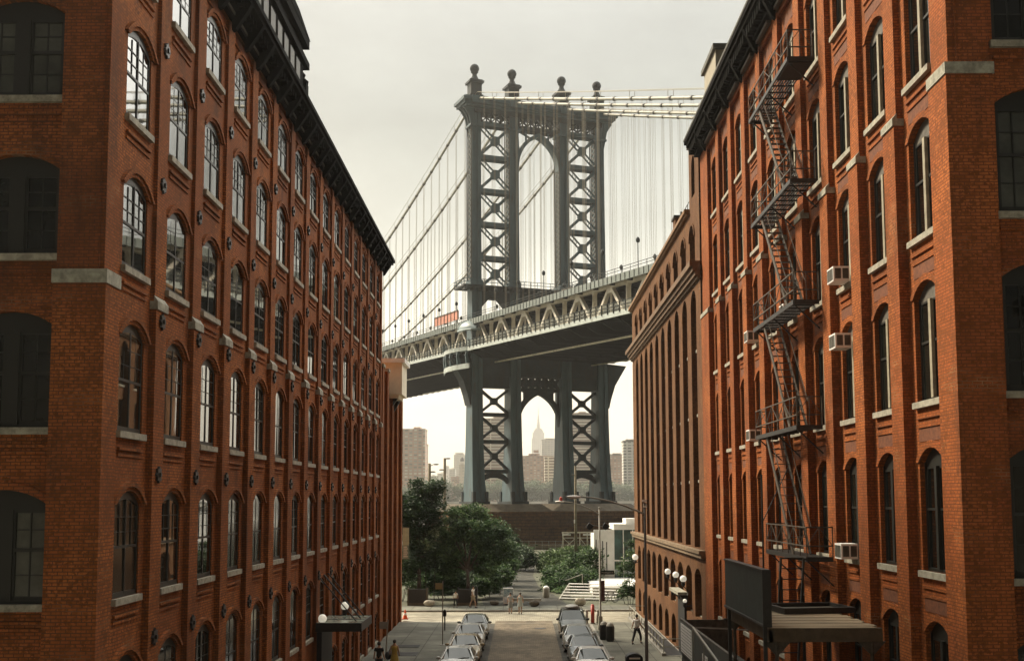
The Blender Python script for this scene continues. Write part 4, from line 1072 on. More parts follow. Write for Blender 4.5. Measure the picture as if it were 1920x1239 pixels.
def roadworks(t0, t1, s, z0, z1, lab):
    m = MB(); a, b = zdeck(t0)+6.7, zdeck(t1)+6.7
    t = thing('construction_barrier', lab, 'barrier', PB(s, (t0+t1)/2, (a+b)/2))
    inv = Vector(t.location)
    P2 = lambda *p: tuple(Vector(PB(*p))-inv)
    m.add([P2(s, t0, a+z0), P2(s, t1, b+z0), P2(s, t1, b+z1), P2(s, t0, a+z1), P2(s+.2, t0, a+z0), P2(s+.2, t1, b+z0), P2(s+.2, t1, b+z1), P2(s+.2, t0, a+z1)], [(0, 1, 2, 3), (4, 7, 6, 5), (3, 2, 6, 7), (0, 4, 5, 1), (0, 3, 7, 4), (1, 5, 6, 2)])
    m.build('screen', MT_OR, t)
    q = MB(); n = 7
    for i in range(n+1):
        tt = t0+(t1-t0)*i/n; z = zdeck(tt)+6.7; q.bar(P2(s-.06, tt, z), P2(s-.06, tt, z+z1+.2), .12)
    q.bar(P2(s-.06, t0, a+z1), P2(s-.06, t1, b+z1), .14)
    q.build('frame', MT['cabledark'], t)
MT_OR = mat('orange screen', (.62,.27,.19), .7, var=.2, vscale=1)
roadworks(-21.5, -5.5, -1.75, .9, 2.8, 'long orange screen on the upper bridge road left of the tower')
roadworks(40.0, 44.5, 2.0, .5, 1.6, 'short orange barrier on the bridge between the two right tower columns')
# ============================================================ ground, street, park, river, far shore
def at(x, y, Y):
    d = _fw*F + _r*(x-PX) + _u*(PY-y); return Vector((0, 0, CAMH)) + d*(Y/d.y)
def pavers(name, c1, c2, mort, bw, rh, ms=.03, off=.5, var=.4, rot=0, rough=.85):
    m = bpy.data.materials.new(name); m.use_nodes = True; nt = m.node_tree; N = nt.nodes; L = nt.links
    b = N['Principled BSDF']; b.inputs['Roughness'].default_value = rough; b.inputs['Specular IOR Level'].default_value = .3
    g = N.new('ShaderNodeNewGeometry'); mp = N.new('ShaderNodeMapping'); mp.inputs['Rotation'].default_value = (0, 0, rot); L.new(g.outputs['Position'], mp.inputs[0])
    bt = N.new('ShaderNodeTexBrick'); bt.offset = off; bt.inputs['Scale'].default_value = 1; bt.inputs['Brick Width'].default_value = bw; bt.inputs['Row Height'].default_value = rh; bt.inputs['Mortar Size'].default_value = ms
    bt.inputs['Color1'].default_value = (*c1, 1); bt.inputs['Color2'].default_value = (*c2, 1); bt.inputs['Mortar'].default_value = (*mort, 1)
    L.new(mp.outputs[0], bt.inputs['Vector'])
    prev = bt.outputs['Color']
    for sc, lo, hi, k in ((.25, .35, .65, var), (1.8, .4, .7, var*.7), (9, .4, .65, var*.4)):
        n = N.new('ShaderNodeTexNoise'); n.inputs['Scale'].default_value = sc; n.inputs['Detail'].default_value = 5; L.new(g.outputs['Position'], n.inputs['Vector'])
        r = N.new('ShaderNodeMapRange'); r.inputs['From Min'].default_value = lo; r.inputs['From Max'].default_value = hi; r.inputs['To Min'].default_value = 1-k; r.inputs['To Max'].default_value = 1+k*.5; L.new(n.outputs['Fac'], r.inputs['Value'])
        v = N.new('ShaderNodeVectorMath'); v.operation = 'SCALE'; L.new(prev, v.inputs[0]); L.new(r.outputs[0], v.inputs['Scale']); prev = v.outputs[0]
    L.new(prev, b.inputs['Base Color'])
    bp = N.new('ShaderNodeBump'); bp.inputs['Strength'].default_value = .4; bp.inputs['Distance'].default_value = .02; bp.invert = True; L.new(bt.outputs['Fac'], bp.inputs['Height']); L.new(bp.outputs[0], b.inputs['Normal'])
    return m
def struct(name, m, mt, normals=True): return tag(m.build(name, mt, normals=normals), kind='structure')
def setting():
    m = MB(); m.quad((-500, -80, -.20), (500, -80, -.20), (500, 262, -.20), (-500, 262, -.20)); m.quad((-500, 262, -.2), (500, 262, -.2), (500, 262, -3), (-500, 262, -3))
    struct('ground', m, mat('ground', (.10,.09,.07), .9, var=.3, vscale=.5))
    lane = pavers('lane setts', (.235,.19,.125), (.19,.155,.105), (.11,.088,.062), .22, .11, .015, var=.35)
    stain(lane, (.045, .038, .028), .7, .50, .72, (1, .35, 1), .75); stain(lane, (.05, .045, .035), 3.0, .60, .72, (1, 1, 1), .6)
    park = pavers('parking setts', (.11,.105,.082), (.085,.08,.066), (.05,.045,.036), .24, .13, .02, var=.45)
    cross = pavers('cross street setts', (.46,.43,.33), (.38,.355,.275), (.22,.20,.15), .3, .16, .02, var=.3)
    m = MB(); m.box(-4.45, 4.95, -30, 90.2, -.30, -.140); struct('road', m, park)
    m = MB(); m.box(-1.92, 2.33, -30, 89.5, -.25, -.132); struct('road_lane', m, lane)
    m = MB(); m.box(-60, 60, 87.6, 96.7, -.34, -.136); struct('cross_street', m, cross)
    stain(cross, (.10, .09, .07), .5, .5, .72, (.4, 1, 1), .7)
    m = MB()
    for y in (87.75, 89.4): m.box(-1.9, 2.3, y, y+.16, -.2, -.126)
    for y in (91.2, 92.5): m.box(-40, 40, y, y+.10, -.2, -.126)
    struct('road_joint', m, mat('pale stone strip', (.36,.32,.24), .8, var=.3, vscale=2))
    sw = pavers('pavement flags', (.225,.225,.18), (.185,.187,.15), (.09,.086,.07), 1.5, 1.5, .03, off=0, var=.35)
    stain(sw, (.06, .06, .048), .45, .46, .72, (1, 1, 1), .75); stain(sw, (.04, .04, .035), 4, .62, .72, (1, 1, 1), .7)
    for nm, (x0, x1, y0, y1) in (('pavement', (-9.0, -4.62, -30, 87.4)), ('pavement', (5.10, 9.5, -30, 86.8)), ('pavement', (-60, 60, 96.9, 100.8))):
        m = MB(); m.box(x0, x1, y0, y1, -.3, 0); struct(nm, m, sw)
    for (x0, x1, y0, y1) in ((-4.62, -4.45, -30, 87.4), (4.95, 5.10, -30, 86.8), (-60, 60, 96.7, 96.9), (-9.0, -4.45, 87.4, 87.6), (5.0, 9.5, 86.8, 87.0)):
        m = MB(); m.box(x0, x1, y0, y1, -.3, .006); struct('kerb', m, MT['kerb'])
    m = MB(); m.box(-60, 60, 100.8, 236, -.3, -.004); struct('park_ground', m, mat('park soil and paving', (.075,.078,.045), .9, var=.4, vscale=.8))
    m = MB(); pts = [(-3.2, 100.85), (3.9, 100.85), (3.6, 108), (1.8, 122), (1.4, 140), (2.0, 165), (-.6, 165), (-1.2, 140), (-1.6, 122), (-3.6, 108)]
    m.add([(x, y, .012) for x, y in pts], [tuple(range(len(pts)))]); struct('path', m, pavers('path asphalt', (.075,.074,.056), (.065,.063,.05), (.06,.058,.045), 2, 2, .01, var=.5))
    # iron covers in the road and dark slabs in the pavement
    for i, (x, y, w, h, lab) in enumerate(((1.34, 84.1, .42, .42, 'round iron cover set in the brown road lane'),)):
        t = MB(); t.lathe([(.001, -.118), (w, -.118), (w, -.13)], 18, (x, y, 0)); tag(t.build('manhole_cover', MT['iron']), lab, 'manhole cover')
    for (x, y, w, h, lab) in ((-7.0, 69.5, 1.9, 1.7, 'dark cellar hatch in the left pavement nearest the two strollers'), (-7.1, 73.2, 1.7, 1.3, 'dark cellar hatch in the left pavement beyond the first hatch'), (-6.3, 63.6, 1.1, .6, 'small dark grating in the left pavement by the nearest parked car')):
        t = MB(); t.box(x-w/2, x+w/2, y-h/2, y+h/2, -.01, .012)
        for j in range(5): t.box(x-w/2, x+w/2, y-h/2+h*j/5, y-h/2+h*j/5+.04, .012, .02)
        tag(t.build('cellar_hatch', MT['iron']), lab, 'hatch')
    # river and far bank
    m = MB(); m.quad((-3000, 262, -1.0), (3000, 262, -1.0), (3000, 1102, -1.0), (-3000, 1102, -1.0))
    wm = mat('river water', (.10,.11,.10), .12, ior=1.33, bump=.25, bscale=.25); struct('water', m, wm)
    m = MB(); m.box(-3500, 3500, 1101, 9000, -3, 2.4); struct('far_shore', m, mat('far shore ground', (.20,.19,.15), .9, var=.3, vscale=.01))
    m = MB(); m.box(-1500, 1500, 1100, 1101.5, -3, 3.2); m.box(-1500, 1500, 1104, 1112, 5.4, 7.6)
    for i in range(150): m.box(-1500+20*i, -1498+20*i, 1106, 1108, 2, 5.4)
    struct('highway', m, mat('pale riverside highway', (.62,.60,.52), .8, var=.15, vscale=.05))
setting()

def grid(name, wall, w1, w2, bw, rh, ms, wide=.0):
    """far facade: openings between wall strips"""
    m = bpy.data.materials.new(name); m.use_nodes = True; nt = m.node_tree; N = nt.nodes; L = nt.links; b = N['Principled BSDF']; b.inputs['Roughness'].default_value = .7
    g = N.new('ShaderNodeNewGeometry'); sp = N.new('ShaderNodeSeparateXYZ'); L.new(g.outputs['Position'], sp.inputs[0])
    ad = N.new('ShaderNodeMath'); ad.operation = 'ADD'; L.new(sp.outputs[0], ad.inputs[0]); L.new(sp.outputs[1], ad.inputs[1])
    cb = N.new('ShaderNodeCombineXYZ'); L.new(ad.outputs[0], cb.inputs[0]); L.new(sp.outputs[2], cb.inputs[1])
    bt = N.new('ShaderNodeTexBrick'); bt.offset = 0; bt.inputs['Scale'].default_value = 1; bt.inputs['Brick Width'].default_value = bw; bt.inputs['Row Height'].default_value = rh; bt.inputs['Mortar Size'].default_value = ms; bt.inputs['Mortar Smooth'].default_value = .1
    bt.inputs['Color1'].default_value = (*w1, 1); bt.inputs['Color2'].default_value = (*w2, 1); bt.inputs['Mortar'].default_value = (*wall, 1)
    L.new(cb.outputs[0], bt.inputs['Vector'])
    n = N.new('ShaderNodeTexNoise'); n.inputs['Scale'].default_value = .06; n.inputs['Detail'].default_value = 5; L.new(g.outputs['Position'], n.inputs['Vector'])
    r = N.new('ShaderNodeMapRange'); r.inputs['To Min'].default_value = .7; r.inputs['To Max'].default_value = 1.25; L.new(n.outputs['Fac'], r.inputs['Value'])
    v = N.new('ShaderNodeVectorMath'); v.operation = 'SCALE'; L.new(bt.outputs['Color'], v.inputs[0]); L.new(r.outputs[0], v.inputs['Scale']); L.new(v.outputs[0], b.inputs['Base Color'])
    return m
G_BROWN = grid('brown flats', (.42,.27,.19), (.12,.11,.10), (.60,.55,.48), 4.2, 3.0, .9)  # facade colours paled for distance haze, on top of the haze volume
G_PINK = grid('pink brick flats', (.62,.42,.32), (.22,.19,.16), (.85,.80,.70), 4.6, 3.1, .85)
G_STRIPE = grid('striped slab flats', (.74,.66,.52), (.36,.25,.17), (.30,.21,.15), 60, 3.0, .55)
G_STRIPE2 = grid('balcony slab flats', (.70,.66,.56), (.22,.17,.12), (.12,.09,.07), 9, 3.0, .7)
G_GREY = grid('grey office', (.50,.47,.40), (.30,.29,.26), (.40,.38,.33), 6, 4.0, 1.1)
G_PALE = grid('pale tower', (.60,.56,.47), (.42,.40,.35), (.5,.48,.42), 8, 4.0, 1.4)
G_WHITE = grid('white tower', (.80,.78,.72), (.10,.10,.09), (.45,.43,.4), 5.0, 2.9, .75)
def far_building(boxes, Y, D, mt, label, extra=(), name='apartment_block', cat='building', roofm=None):
    """boxes: (x0, x1, ytop) measured on the skyline at distance Y; the first is the main body"""
    x0, x1, yt = boxes[0]; c = at((x0+x1)/2, 930, Y); root = thing(name, label, cat, (c.x, Y+D/2, 2.4))
    for i, (a, b, t) in enumerate(boxes):
        p = at(a, t, Y); q = at(b, t, Y); m = MB(); dd = D/2-(i*.12*D if i < 4 else .4*D)
        m.box(p.x-c.x, q.x-c.x, -dd, dd, 0 if i == 0 else at(0, boxes[i-1][2], Y).z-2.4-.5*(i > 0), p.z-2.4); w = m.build('wall' if i == 0 else 'upper_block', mt, root)
        if i == 0:
            m = MB(); m.box(p.x-c.x-.4, q.x-c.x+.4, -D/2-.4, D/2+.4, p.z-2.4, p.z-1.2); m.build('roof', roofm or mt, root)
    return root
def skyline():
    far_building([(742, 797, 806), (775, 788, 800)], 1180, 26, G_PINK, 'tall pink brick apartment tower across the river beside the left brick wing')
    far_building([(797.5, 799.6, 834)], 1200, 22, G_BROWN, 'narrow brown slab behind the right edge of the pink tower')
    far_building([(851, 872, 853), (853, 868, 848)], 2600, 60, G_PALE, 'hazy pale office tower left of the bridge leg')
    r = far_building([(861, 871, 873), (862.5, 869.5, 867)], 1500, 14, G_PALE, 'slim tower with a dark domed top left of the bridge leg')
    m = MB(); m.smooth = True; m.lathe([(2.6, 0), (2.6, 2), (1.8, 4.2), (.1, 5.4)], 10, (0, 0, at(0, 867, 1500).z-2.4)); m.build('dome', MT['cornicelight'], r)
    far_building([(833, 841, 874)], 3000, 30, G_PALE, 'faint thin tower in the haze between the wooden pole and the bridge leg')
    for i, (a, b, t, Y, lab) in enumerate(((800, 822, 893, 2100, 'lowest hazy block right of the pink tower'), (820, 836, 888, 2400, 'hazy mid height block with flat roof behind the wooden poles'), (842, 853, 880, 2300, 'hazy grey block just left of the pale office tower'), (846, 866, 895, 1700, 'low brown block over the trees left of the bridge leg'))):
        far_building([(a, b, t), ((a+b)/2-2, (a+b)/2+3, t-3)], Y, 40, (G_GREY, G_PALE, G_GREY, G_BROWN)[i], lab)
    far_building([(905, 976, 786), (925, 945, 781)], 1170, 22, G_STRIPE, 'long striped slab block seen through the left lattice of the tower')
    far_building([(1071, 1112, 776), (1085, 1099, 771)], 1165, 22, G_STRIPE, 'pale striped slab block seen through the right lattice of the tower')
    far_building([(974, 1026, 856), (991, 1012, 850), (1001, 1010, 843)], 1380, 30, G_BROWN, 'brown stepped apartment block under the bridge arch below the spire')
    far_building([(1021, 1052, 858), (1026, 1046, 854)], 1240, 20, G_STRIPE2, 'block with pale balcony edges at the right side of the arch')
    far_building([(1015.5, 1050, 825), (1022, 1042, 821)], 2300, 45, G_GREY, 'grey office block right of the spired skyscraper')
    far_building([(976, 1012, 903)], 1135, 12, G_STRIPE2, 'low pale riverside shed under the arch above the trees')
    far_building([(1143, 1172, 853), (1150, 1165, 849)], 1320, 24, G_BROWN, 'brown brick block between the right bridge leg and the white tower', roofm=MT['masonrytop'])
    far_building([(1169, 1215, 828), (1174, 1192, 823)], 1160, 20, G_WHITE, 'white apartment tower beside the brown loft building', roofm=MT['cornicelight'])
    # the spired skyscraper in the haze
    Y = 4500; c = at(1009.8, 900, Y); t = thing('skyscraper', 'tall skyscraper with a needle spire framed by the bridge arch', 'skyscraper', (c.x, Y, 2.4))
    z = lambda y: at(1009, y, Y).z-2.4; k = Y/F
    m = MB()
    for hw, y0, y1 in ((17, 945, 893), (12.6, 893, 822), (10.8, 822, 811), (8.6, 811, 806.5), (6.2, 806.5, 803)): m.box(-hw*k, hw*k, -hw*k*.8, hw*k*.8, max(z(y0), 0), z(y1))
    m.build('tower_block', G_PALE, t)
    m = MB(); m.lathe([(3.4*k, z(803)), (3.3*k, z(797)), (2.3*k, z(790)), (1.5*k, z(783)), (1.1*k, z(779)), (.55*k, z(778)), (.45*k, z(770)), (.2*k, z(763.5))], 10); m.build('spire', G_PALE, t)
skyline()
# ============================================================ street things
def paint(name, c, rough=.3): return mat(name, c, rough, coat=.6, var=.06, vscale=.8)
GL = mat('car glass', (.030,.045,.042), .06, ior=1.5)
TR = MT['black']; HL = mat('headlamp glass', (.55,.56,.52), .12, ior=1.7)
PLATE = mat('number plate', (.62,.60,.50), .5)
def car(name, label, x, y, col, suv=False, rot=0.0, roofbox=False, L_=4.6, Wd=1.78):
    root = thing(name, label, 'car', (x, y, -.138), rot, 'cars parked along both kerbs')
    H = 1.74 if suv else 1.46; dz = .16 if suv else 0; hw = Wd/2; b = .28+dz*.5
    # y, half width, bottom, belt, top, roof half width (front faces -y)
    if suv: st = [(-2.3, .74, .38, .62, .62, 0), (-2.22, .83, .30, .80, .80, 0), (-1.95, .90, .26, .98, .98, 0), (-1.4, .93, .26, 1.06, 1.06, 0), (-.95, .94, .26, 1.10, 1.12, 0), (-.25, .94, .26, 1.10, 1.68, .66), (.5, .94, .26, 1.10, 1.74, .68), (1.5, .93, .26, 1.10, 1.72, .67), (1.95, .92, .26, 1.10, 1.66, .64), (2.25, .88, .30, 1.05, 1.12, 0), (2.33, .80, .40, .8, .8, 0)]
    else: st = [(-2.3, .70, .34, .56, .56, 0), (-2.22, .79, .26, .68, .68, 0), (-1.95, .87, .20, .80, .80, 0), (-1.4, .89, .19, .88, .88, 0), (-.90, .90, .19, .94, .95, 0), (-.12, .90, .19, .94, 1.41, .60), (.5, .90, .19, .95, 1.45, .62), (1.0, .90, .19, .96, 1.41, .60), (1.65, .89, .20, .97, 1.02, 0), (2.15, .84, .26, .95, .96, 0), (2.3, .74, .36, .66, .66, 0)]
    rings = []
    for (yy, w, zb, zt, top, wr) in st:
        w *= hw/.9
        if wr: r = [(w*.86, zb), (w, zb+.16), (w*1.0, zt-.14), (w*.95, zt), (wr*1.02, top-.07), (wr*.8, top), (0, top+.025)]
        else: r = [(w*.86, zb), (w, zb+.16 if zt > zb+.3 else zb+.1), (w*1.0, zt-.10), (w*.93, zt), (w*.80, top+.012), (w*.5, top+.03), (0, top+.04)]
        rings.append([(sx*p, yy, q) for sx, pts in ((1, r), (-1, r[-2::-1])) for p, q in pts])
    n = len(rings[0])
    cab = [i for i, s in enumerate(st) if s[5]]; c0, c1 = cab[0], cab[-1]
    body = MB(); side = MB(); ws = MB(); rw = MB(); body.smooth = True
    for i in range(len(rings)-1):
        for k in range(n-1):
            q = (rings[i][k], rings[i][k+1], rings[i+1][k+1], rings[i+1][k]); band = k if k < 6 else 11-k
            if band == 3 and c0 <= i < c1: side.quad(*q)
            elif band >= 3 and i == c0-1: (ws if band >= 4 else side).quad(*q)
            elif band >= 4 and i == c1: rw.quad(*q)
            else: body.quad(*q)
    body.add(rings[0], [tuple(range(n))]); body.add(rings[-1], [tuple(range(n))]); 
    for i in range(len(rings)-1): body.quad(rings[i][0], rings[i+1][0], rings[i+1][n-1], rings[i][n-1])
    bo = body.build('body', col, root)
    side.build('side_window', GL, root); ws.build('windscreen', GL, root); rw.build('rear_window', GL, root)
    # pillars and roof edges as thin painted strips
    for sx in (-1, 1):
        p = MB(); K = 4 if sx > 0 else 8
        for i in range(c0, c1): p.bar(rings[i][K], rings[i+1][K], .05)
        K3 = 3 if sx > 0 else 9
        p.bar(rings[c0-1][K3], rings[c0][K], .06); p.bar(rings[c1][K], rings[c1+1][K3], .09)
        mid = (c0+c1)//2; p.bar(rings[mid][K3], rings[mid][K], .07)
        p.build('pillar', col, root)
    for yy in (-1.42, 1.38):
        for sx in (-1, 1):
            w = MB(); w.T = Matrix.Translation(Vector((sx*(hw-.13), yy, .33+dz*.3))) @ Matrix.Rotation(R(90), 4, 'Y'); w.smooth = True
            rr = .33+dz*.25
            w.lathe([(rr*.62, -.11), (rr*.94, -.12), (rr, -.07), (rr, .07), (rr*.94, .12), (rr*.62, .11)], 18)
            wo = w.build('wheel', MT['rubber'], root)
            w = MB(); w.T = Matrix.Translation(Vector((sx*(hw-.13), yy, .33+dz*.3))) @ Matrix.Rotation(R(90), 4, 'Y')
            w.lathe([(.02, .10*sx), (.07, .11*sx), (rr*.55, .07*sx), (rr*.63, .115*sx)], 10); w.build('rim', MT['chrome'], wo)
    f = -2.24
    for sx in (-1, 1):
        h = MB(); h.T = Matrix.Translation(Vector((sx*hw*.68, f+.07, .66+dz*1.1))) @ Matrix.Rotation(R(-18)*sx, 4, 'Z') ; h.sphere((0, 0, 0), .19, 10, sx=1, sy=.55, sz=.5); h.build('headlight', HL, root)
        h = MB(); h.box(sx*hw*.97-.03, sx*hw*.97+.22*sx if sx > 0 else sx*hw*.97+.03, 0, 0, 0, 0) if False else None
        mm = MB(); mm.smooth = True; mm.sphere((sx*(hw+.10), -.78, 1.0+dz), .13, 8, sx=1.0, sy=.5, sz=.65); mm.bar((sx*hw*.9, -.74, .96+dz), (sx*(hw+.06), -.76, .98+dz), .05); mm.build('mirror', col if not suv else TR, root)
        h = MB(); h.box(sx*hw*.75-.13, sx*hw*.75+.13, 2.22, 2.3, .72+dz, .86+dz); h.build('tail_light', mat_red, root)
    g = MB(); g.box(-.42, .42, f-.07, f+.03, .50+dz, .66+dz*1.2)
    for i in range(3): g.box(-.40, .40, f-.085, f-.07, .53+dz+i*.045, .545+dz+i*.045)
    g.box(-.62, .62, f-.05, f+.05, .24+dz, .36+dz); g.build('grille', TR, root)
    g = MB(); g.box(-.16, .16, f-.10, f-.06, .40+dz, .49+dz); g.build('number_plate', PLATE, root)
    for sx in (-1, 1):
        g = MB(); g.bar((sx*.1, -1.0, .965+dz), (sx*.1+.5, -.82, 1.03+dz), .02); g.build('wiper', TR, root)
    if roofbox:
        g = MB(); g.smooth = True; g.sphere((0, .6, H+.12), .3, 12, sx=1.6, sy=2.7, sz=.5); g.bar((-.7, .1, H+.01), (.7, .1, H+.01), .05); g.bar((-.7, 1.1, H+.01), (.7, 1.1, H+.01), .05); g.build('roof_box', mat('roof box grey', (.28,.28,.26), .5), root)
    return root
mat_red = mat('red lamp', (.35,.02,.015), .3)
C_SILVER = paint('silver paint', (.55,.57,.53), .2); C_GOLD = paint('pale gold paint', (.42,.35,.22), .2); C_WHITE = paint('white car paint', (.78,.77,.71)); C_DARK = paint('dark green paint', (.045,.055,.045)); C_BLUE = paint('grey blue paint', (.12,.15,.16)); C_GREY = paint('grey green paint', (.15,.16,.13))
car('parked_car', 'silver sedan nearest us in the left row of parked cars', -3.28, 62.0, C_SILVER)
car('parked_car', 'pale gold sedan second from us in the left row', -3.18, 67.7, C_GOLD)
car('parked_car', 'light silver sedan third from us in the left row behind the gold one', -3.15, 73.4, paint('light silver paint', (.50,.50,.45)))
car('parked_car', 'dark grey green sedan farthest from us in the left row', -3.1, 79.6, C_GREY, L_=4.6, Wd=1.84)
car('parked_car', 'white sedan nearest us in the right row of parked cars', 3.62, 61.6, C_WHITE)
car('parked_car', 'grey blue sedan directly behind the white one in the right row', 3.48, 67.0, C_BLUE, Wd=1.72)
car('parked_car', 'silver sedan third from us in the right row behind the dark windscreen', 3.42, 72.6, C_SILVER)
car('parked_car', 'dark estate car with a roof box farthest back in the right row', 3.42, 79.8, C_DARK, suv=True, roofbox=True)

# ---- people: one continuous skinned body, clothes and hair as children
SKIN = mat('skin', (.42,.26,.17), .6)
def person(label, loc, h=1.72, face=0.0, top=(.7,.68,.62), bottom=(.03,.03,.035), hair=(.03,.02,.012), step=.25, arms=((.10, .08), (-.1, .12)), skirt=False, dress=False, bare_legs=False, bag=None, bend=0.0, sleeves='short'):
    """facing -y when face is 0; arms: forward swing of each hand in metres; step: stride"""
    root = thing('person', label, 'person', loc, face); k = h/1.75
    def sk(nm, pts, edges, rad, mt, parent=root, sub=1, rootv=0):
        me = bpy.data.meshes.new(nm); me.from_pydata([tuple(Vector(p)*k) for p in pts], edges, []); me.materials.append(mt)
        o = link(nm, me, parent); md = o.modifiers.new('skin', 'SKIN'); md.use_smooth_shade = True
        for i, r in enumerate(rad): me.skin_vertices[0].data[i].radius = (r*k, r*k) if not isinstance(r, tuple) else (r[0]*k, r[1]*k)
        me.skin_vertices[0].data[rootv].use_root = True
        s = o.modifiers.new('sub', 'SUBSURF'); s.levels = sub; s.render_levels = sub
        return o
    s = step; a0, a1 = arms
    P = [(0, 0, .93), (0, .01, 1.12), (0, .0+bend*.3, 1.32), (0, -.0+bend, 1.47), (0, -.02+bend, 1.56), (0, -.03+bend, 1.66), (0, -.03+bend, 1.75),    # 0-6 pelvis to crown
         (-.17, bend, 1.43), (-.22, a0[0]*-.3+.02, 1.16), (-.24, -a0[0]-.04, .92+a0[1]*.6), (-.24, -a0[0]-.08, .84+a0[1]*.6),              # 7-10 left arm
         (.17, bend, 1.43), (.22, a1[0]*-.3+.02, 1.16), (.24, -a1[0]-.04, .92+a1[1]*.6), (.24, -a1[0]-.08, .84+a1[1]*.6),             # 11-14
         (-.09, 0, .88), (-.10, -s*.42, .50), (-.10, -s*.5+.02, .09), (-.10, -s*.5-.14, .035),                     # 15-18 leg
         (.09, 0, .88), (.10, s*.30, .50), (.10, s*.62, .11), (.10, s*.62-.12, .05)]
    E = [(0,1),(1,2),(2,3),(3,4),(4,5),(5,6),(3,7),(7,8),(8,9),(9,10),(3,11),(11,12),(12,13),(13,14),(0,15),(15,16),(16,17),(17,18),(0,19),(19,20),(20,21),(21,22)]
    rad = [(.135,.10),(.125,.09),(.15,.10),(.07,.06),.052,(.078,.095),(.05,.06), .055,.045,.034,.03, .055,.045,.034,.03, .09,.062,.042,.038, .09,.062,.042,.038]
    sk('body', P, E, rad, SKIN)
    hm = mat('hair', hair, .7)
    g = MB(); g.smooth = True; g.sphere((0, (.0+bend)*k, 1.685*k), .105*k, 10, sx=.9, sy=1.05, sz=.95); g.build('hair', hm, root)
    tm = mat('top cloth', top, .85, var=.15, vscale=14)
    if dress:
        g = MB(); g.smooth = True; g.lathe([(.25*k, .62*k), (.20*k, .88*k), (.155*k, 1.08*k), (.19*k, 1.32*k), (.17*k, 1.42*k), (.06*k, 1.47*k)], 14, (0, bend*.5*k, 0), sy=.75); g.build('dress', tm, root)
    else:
        T = [P[1], P[2], (0, bend, 1.42), P[7], ((P[7][0]+P[8][0])/2, (P[7][1]+P[8][1])/2, 1.28), P[11], ((P[11][0]+P[12][0])/2, (P[11][1]+P[12][1])/2, 1.28), (0, 0, .96)]
        sk('shirt', T, [(0,1),(1,2),(2,3),(3,4),(2,5),(5,6),(0,7)], [(.145,.11),(.165,.12),(.12,.09),.075,.07,.075,.07,(.155,.12)], tm)
    bm_ = mat('bottom cloth', bottom, .85)
    if skirt:
        g = MB(); g.smooth = True; g.lathe([(.24*k, .50*k), (.20*k, .80*k), (.15*k, 1.0*k)], 14, sy=.8); g.build('skirt', bm_, root)
    elif not bare_legs and not dress:
        T = [(0, 0, .96), P[15], P[16], (P[17][0], P[17][1], .14), P[19], P[20], (P[21][0], P[21][1], .16)]
        sk('trousers', T, [(0,1),(1,2),(2,3),(0,4),(4,5),(5,6)], [(.15,.115),.108,.085,.07,.108,.085,.07], bm_)
    elif not dress:
        T = [(0, 0, .96), P[15], (P[16][0], P[16][1], .56), P[19], (P[20][0], P[20][1], .56)]
        sk('shorts', T, [(0,1),(1,2),(0,3),(3,4)], [(.155,.12),.12,.10,.12,.10], bm_)
    for i in (17, 21):
        g = MB(); g.smooth = True; q = Vector(P[i])*k; g.sphere((q.x, q.y-.07*k, max(.045, q.z-.055*k)), .07*k, 8, sx=.75, sy=2.0, sz=.75); g.build('shoe', MT['black'] if i == 17 else MT['black'], root)
    if bag: 
        g = MB(); g.smooth = True; g.sphere((bag[0], bag[1], bag[2]), .2, 10, sx=.9, sy=1.0, sz=1.1); g.build('bag', MT['black'], root)
        g.v = []; g.f = []; g.m = []; g.sm = []; g.bar((bag[0], bag[1], bag[2]+.15), (bag[0]*.5, 0, 1.4*k), .03); g.build('strap', MT['black'], root)
    return root
person('person all in black walking on the left pavement beside a thin sign pole', (-7.2, 60.3, 0), 1.78, R(170), (.008,.008,.009), (.008,.008,.008), step=.3)
person('person in a yellow dress carrying a round black bag on the left pavement', (-6.6, 62.0, 0), 1.68, R(175), (.42,.30,.06), dress=True, bag=(.34, -.05, .88), hair=(.02,.012,.008))
person('small person in a white shirt and black trousers crossing the left corner of the plaza', (-5.48, 99.3, 0), 1.38, R(-20), (.72,.70,.62), (.02,.02,.02), step=.35)
person('man in a white shirt and tan shorts beside the tree box, mid stride', (-4.02, 99.0, 0), 1.80, R(70), (.85,.83,.78), (.30,.24,.15), bare_legs=True, step=.55)
person('woman with long dark hair and a grey skirt, left of the pair crossing the street', (-.87, 95.2, -.136), 1.66, R(185), (.35,.37,.37), (.22,.23,.22), skirt=True, step=.15)
person('woman with bare shoulders and a pale blue dress, right of the pair crossing the street', (-.08, 94.7, -.136), 1.68, R(180), (.38,.42,.40), dress=True, step=.15)
person('man in a white top and black trousers striding on the right pavement', (7.18, 74.0, 0), 1.78, R(150), (.78,.77,.72), (.012,.012,.014), step=.75, arms=((.3, .1), (-.25, .1)))

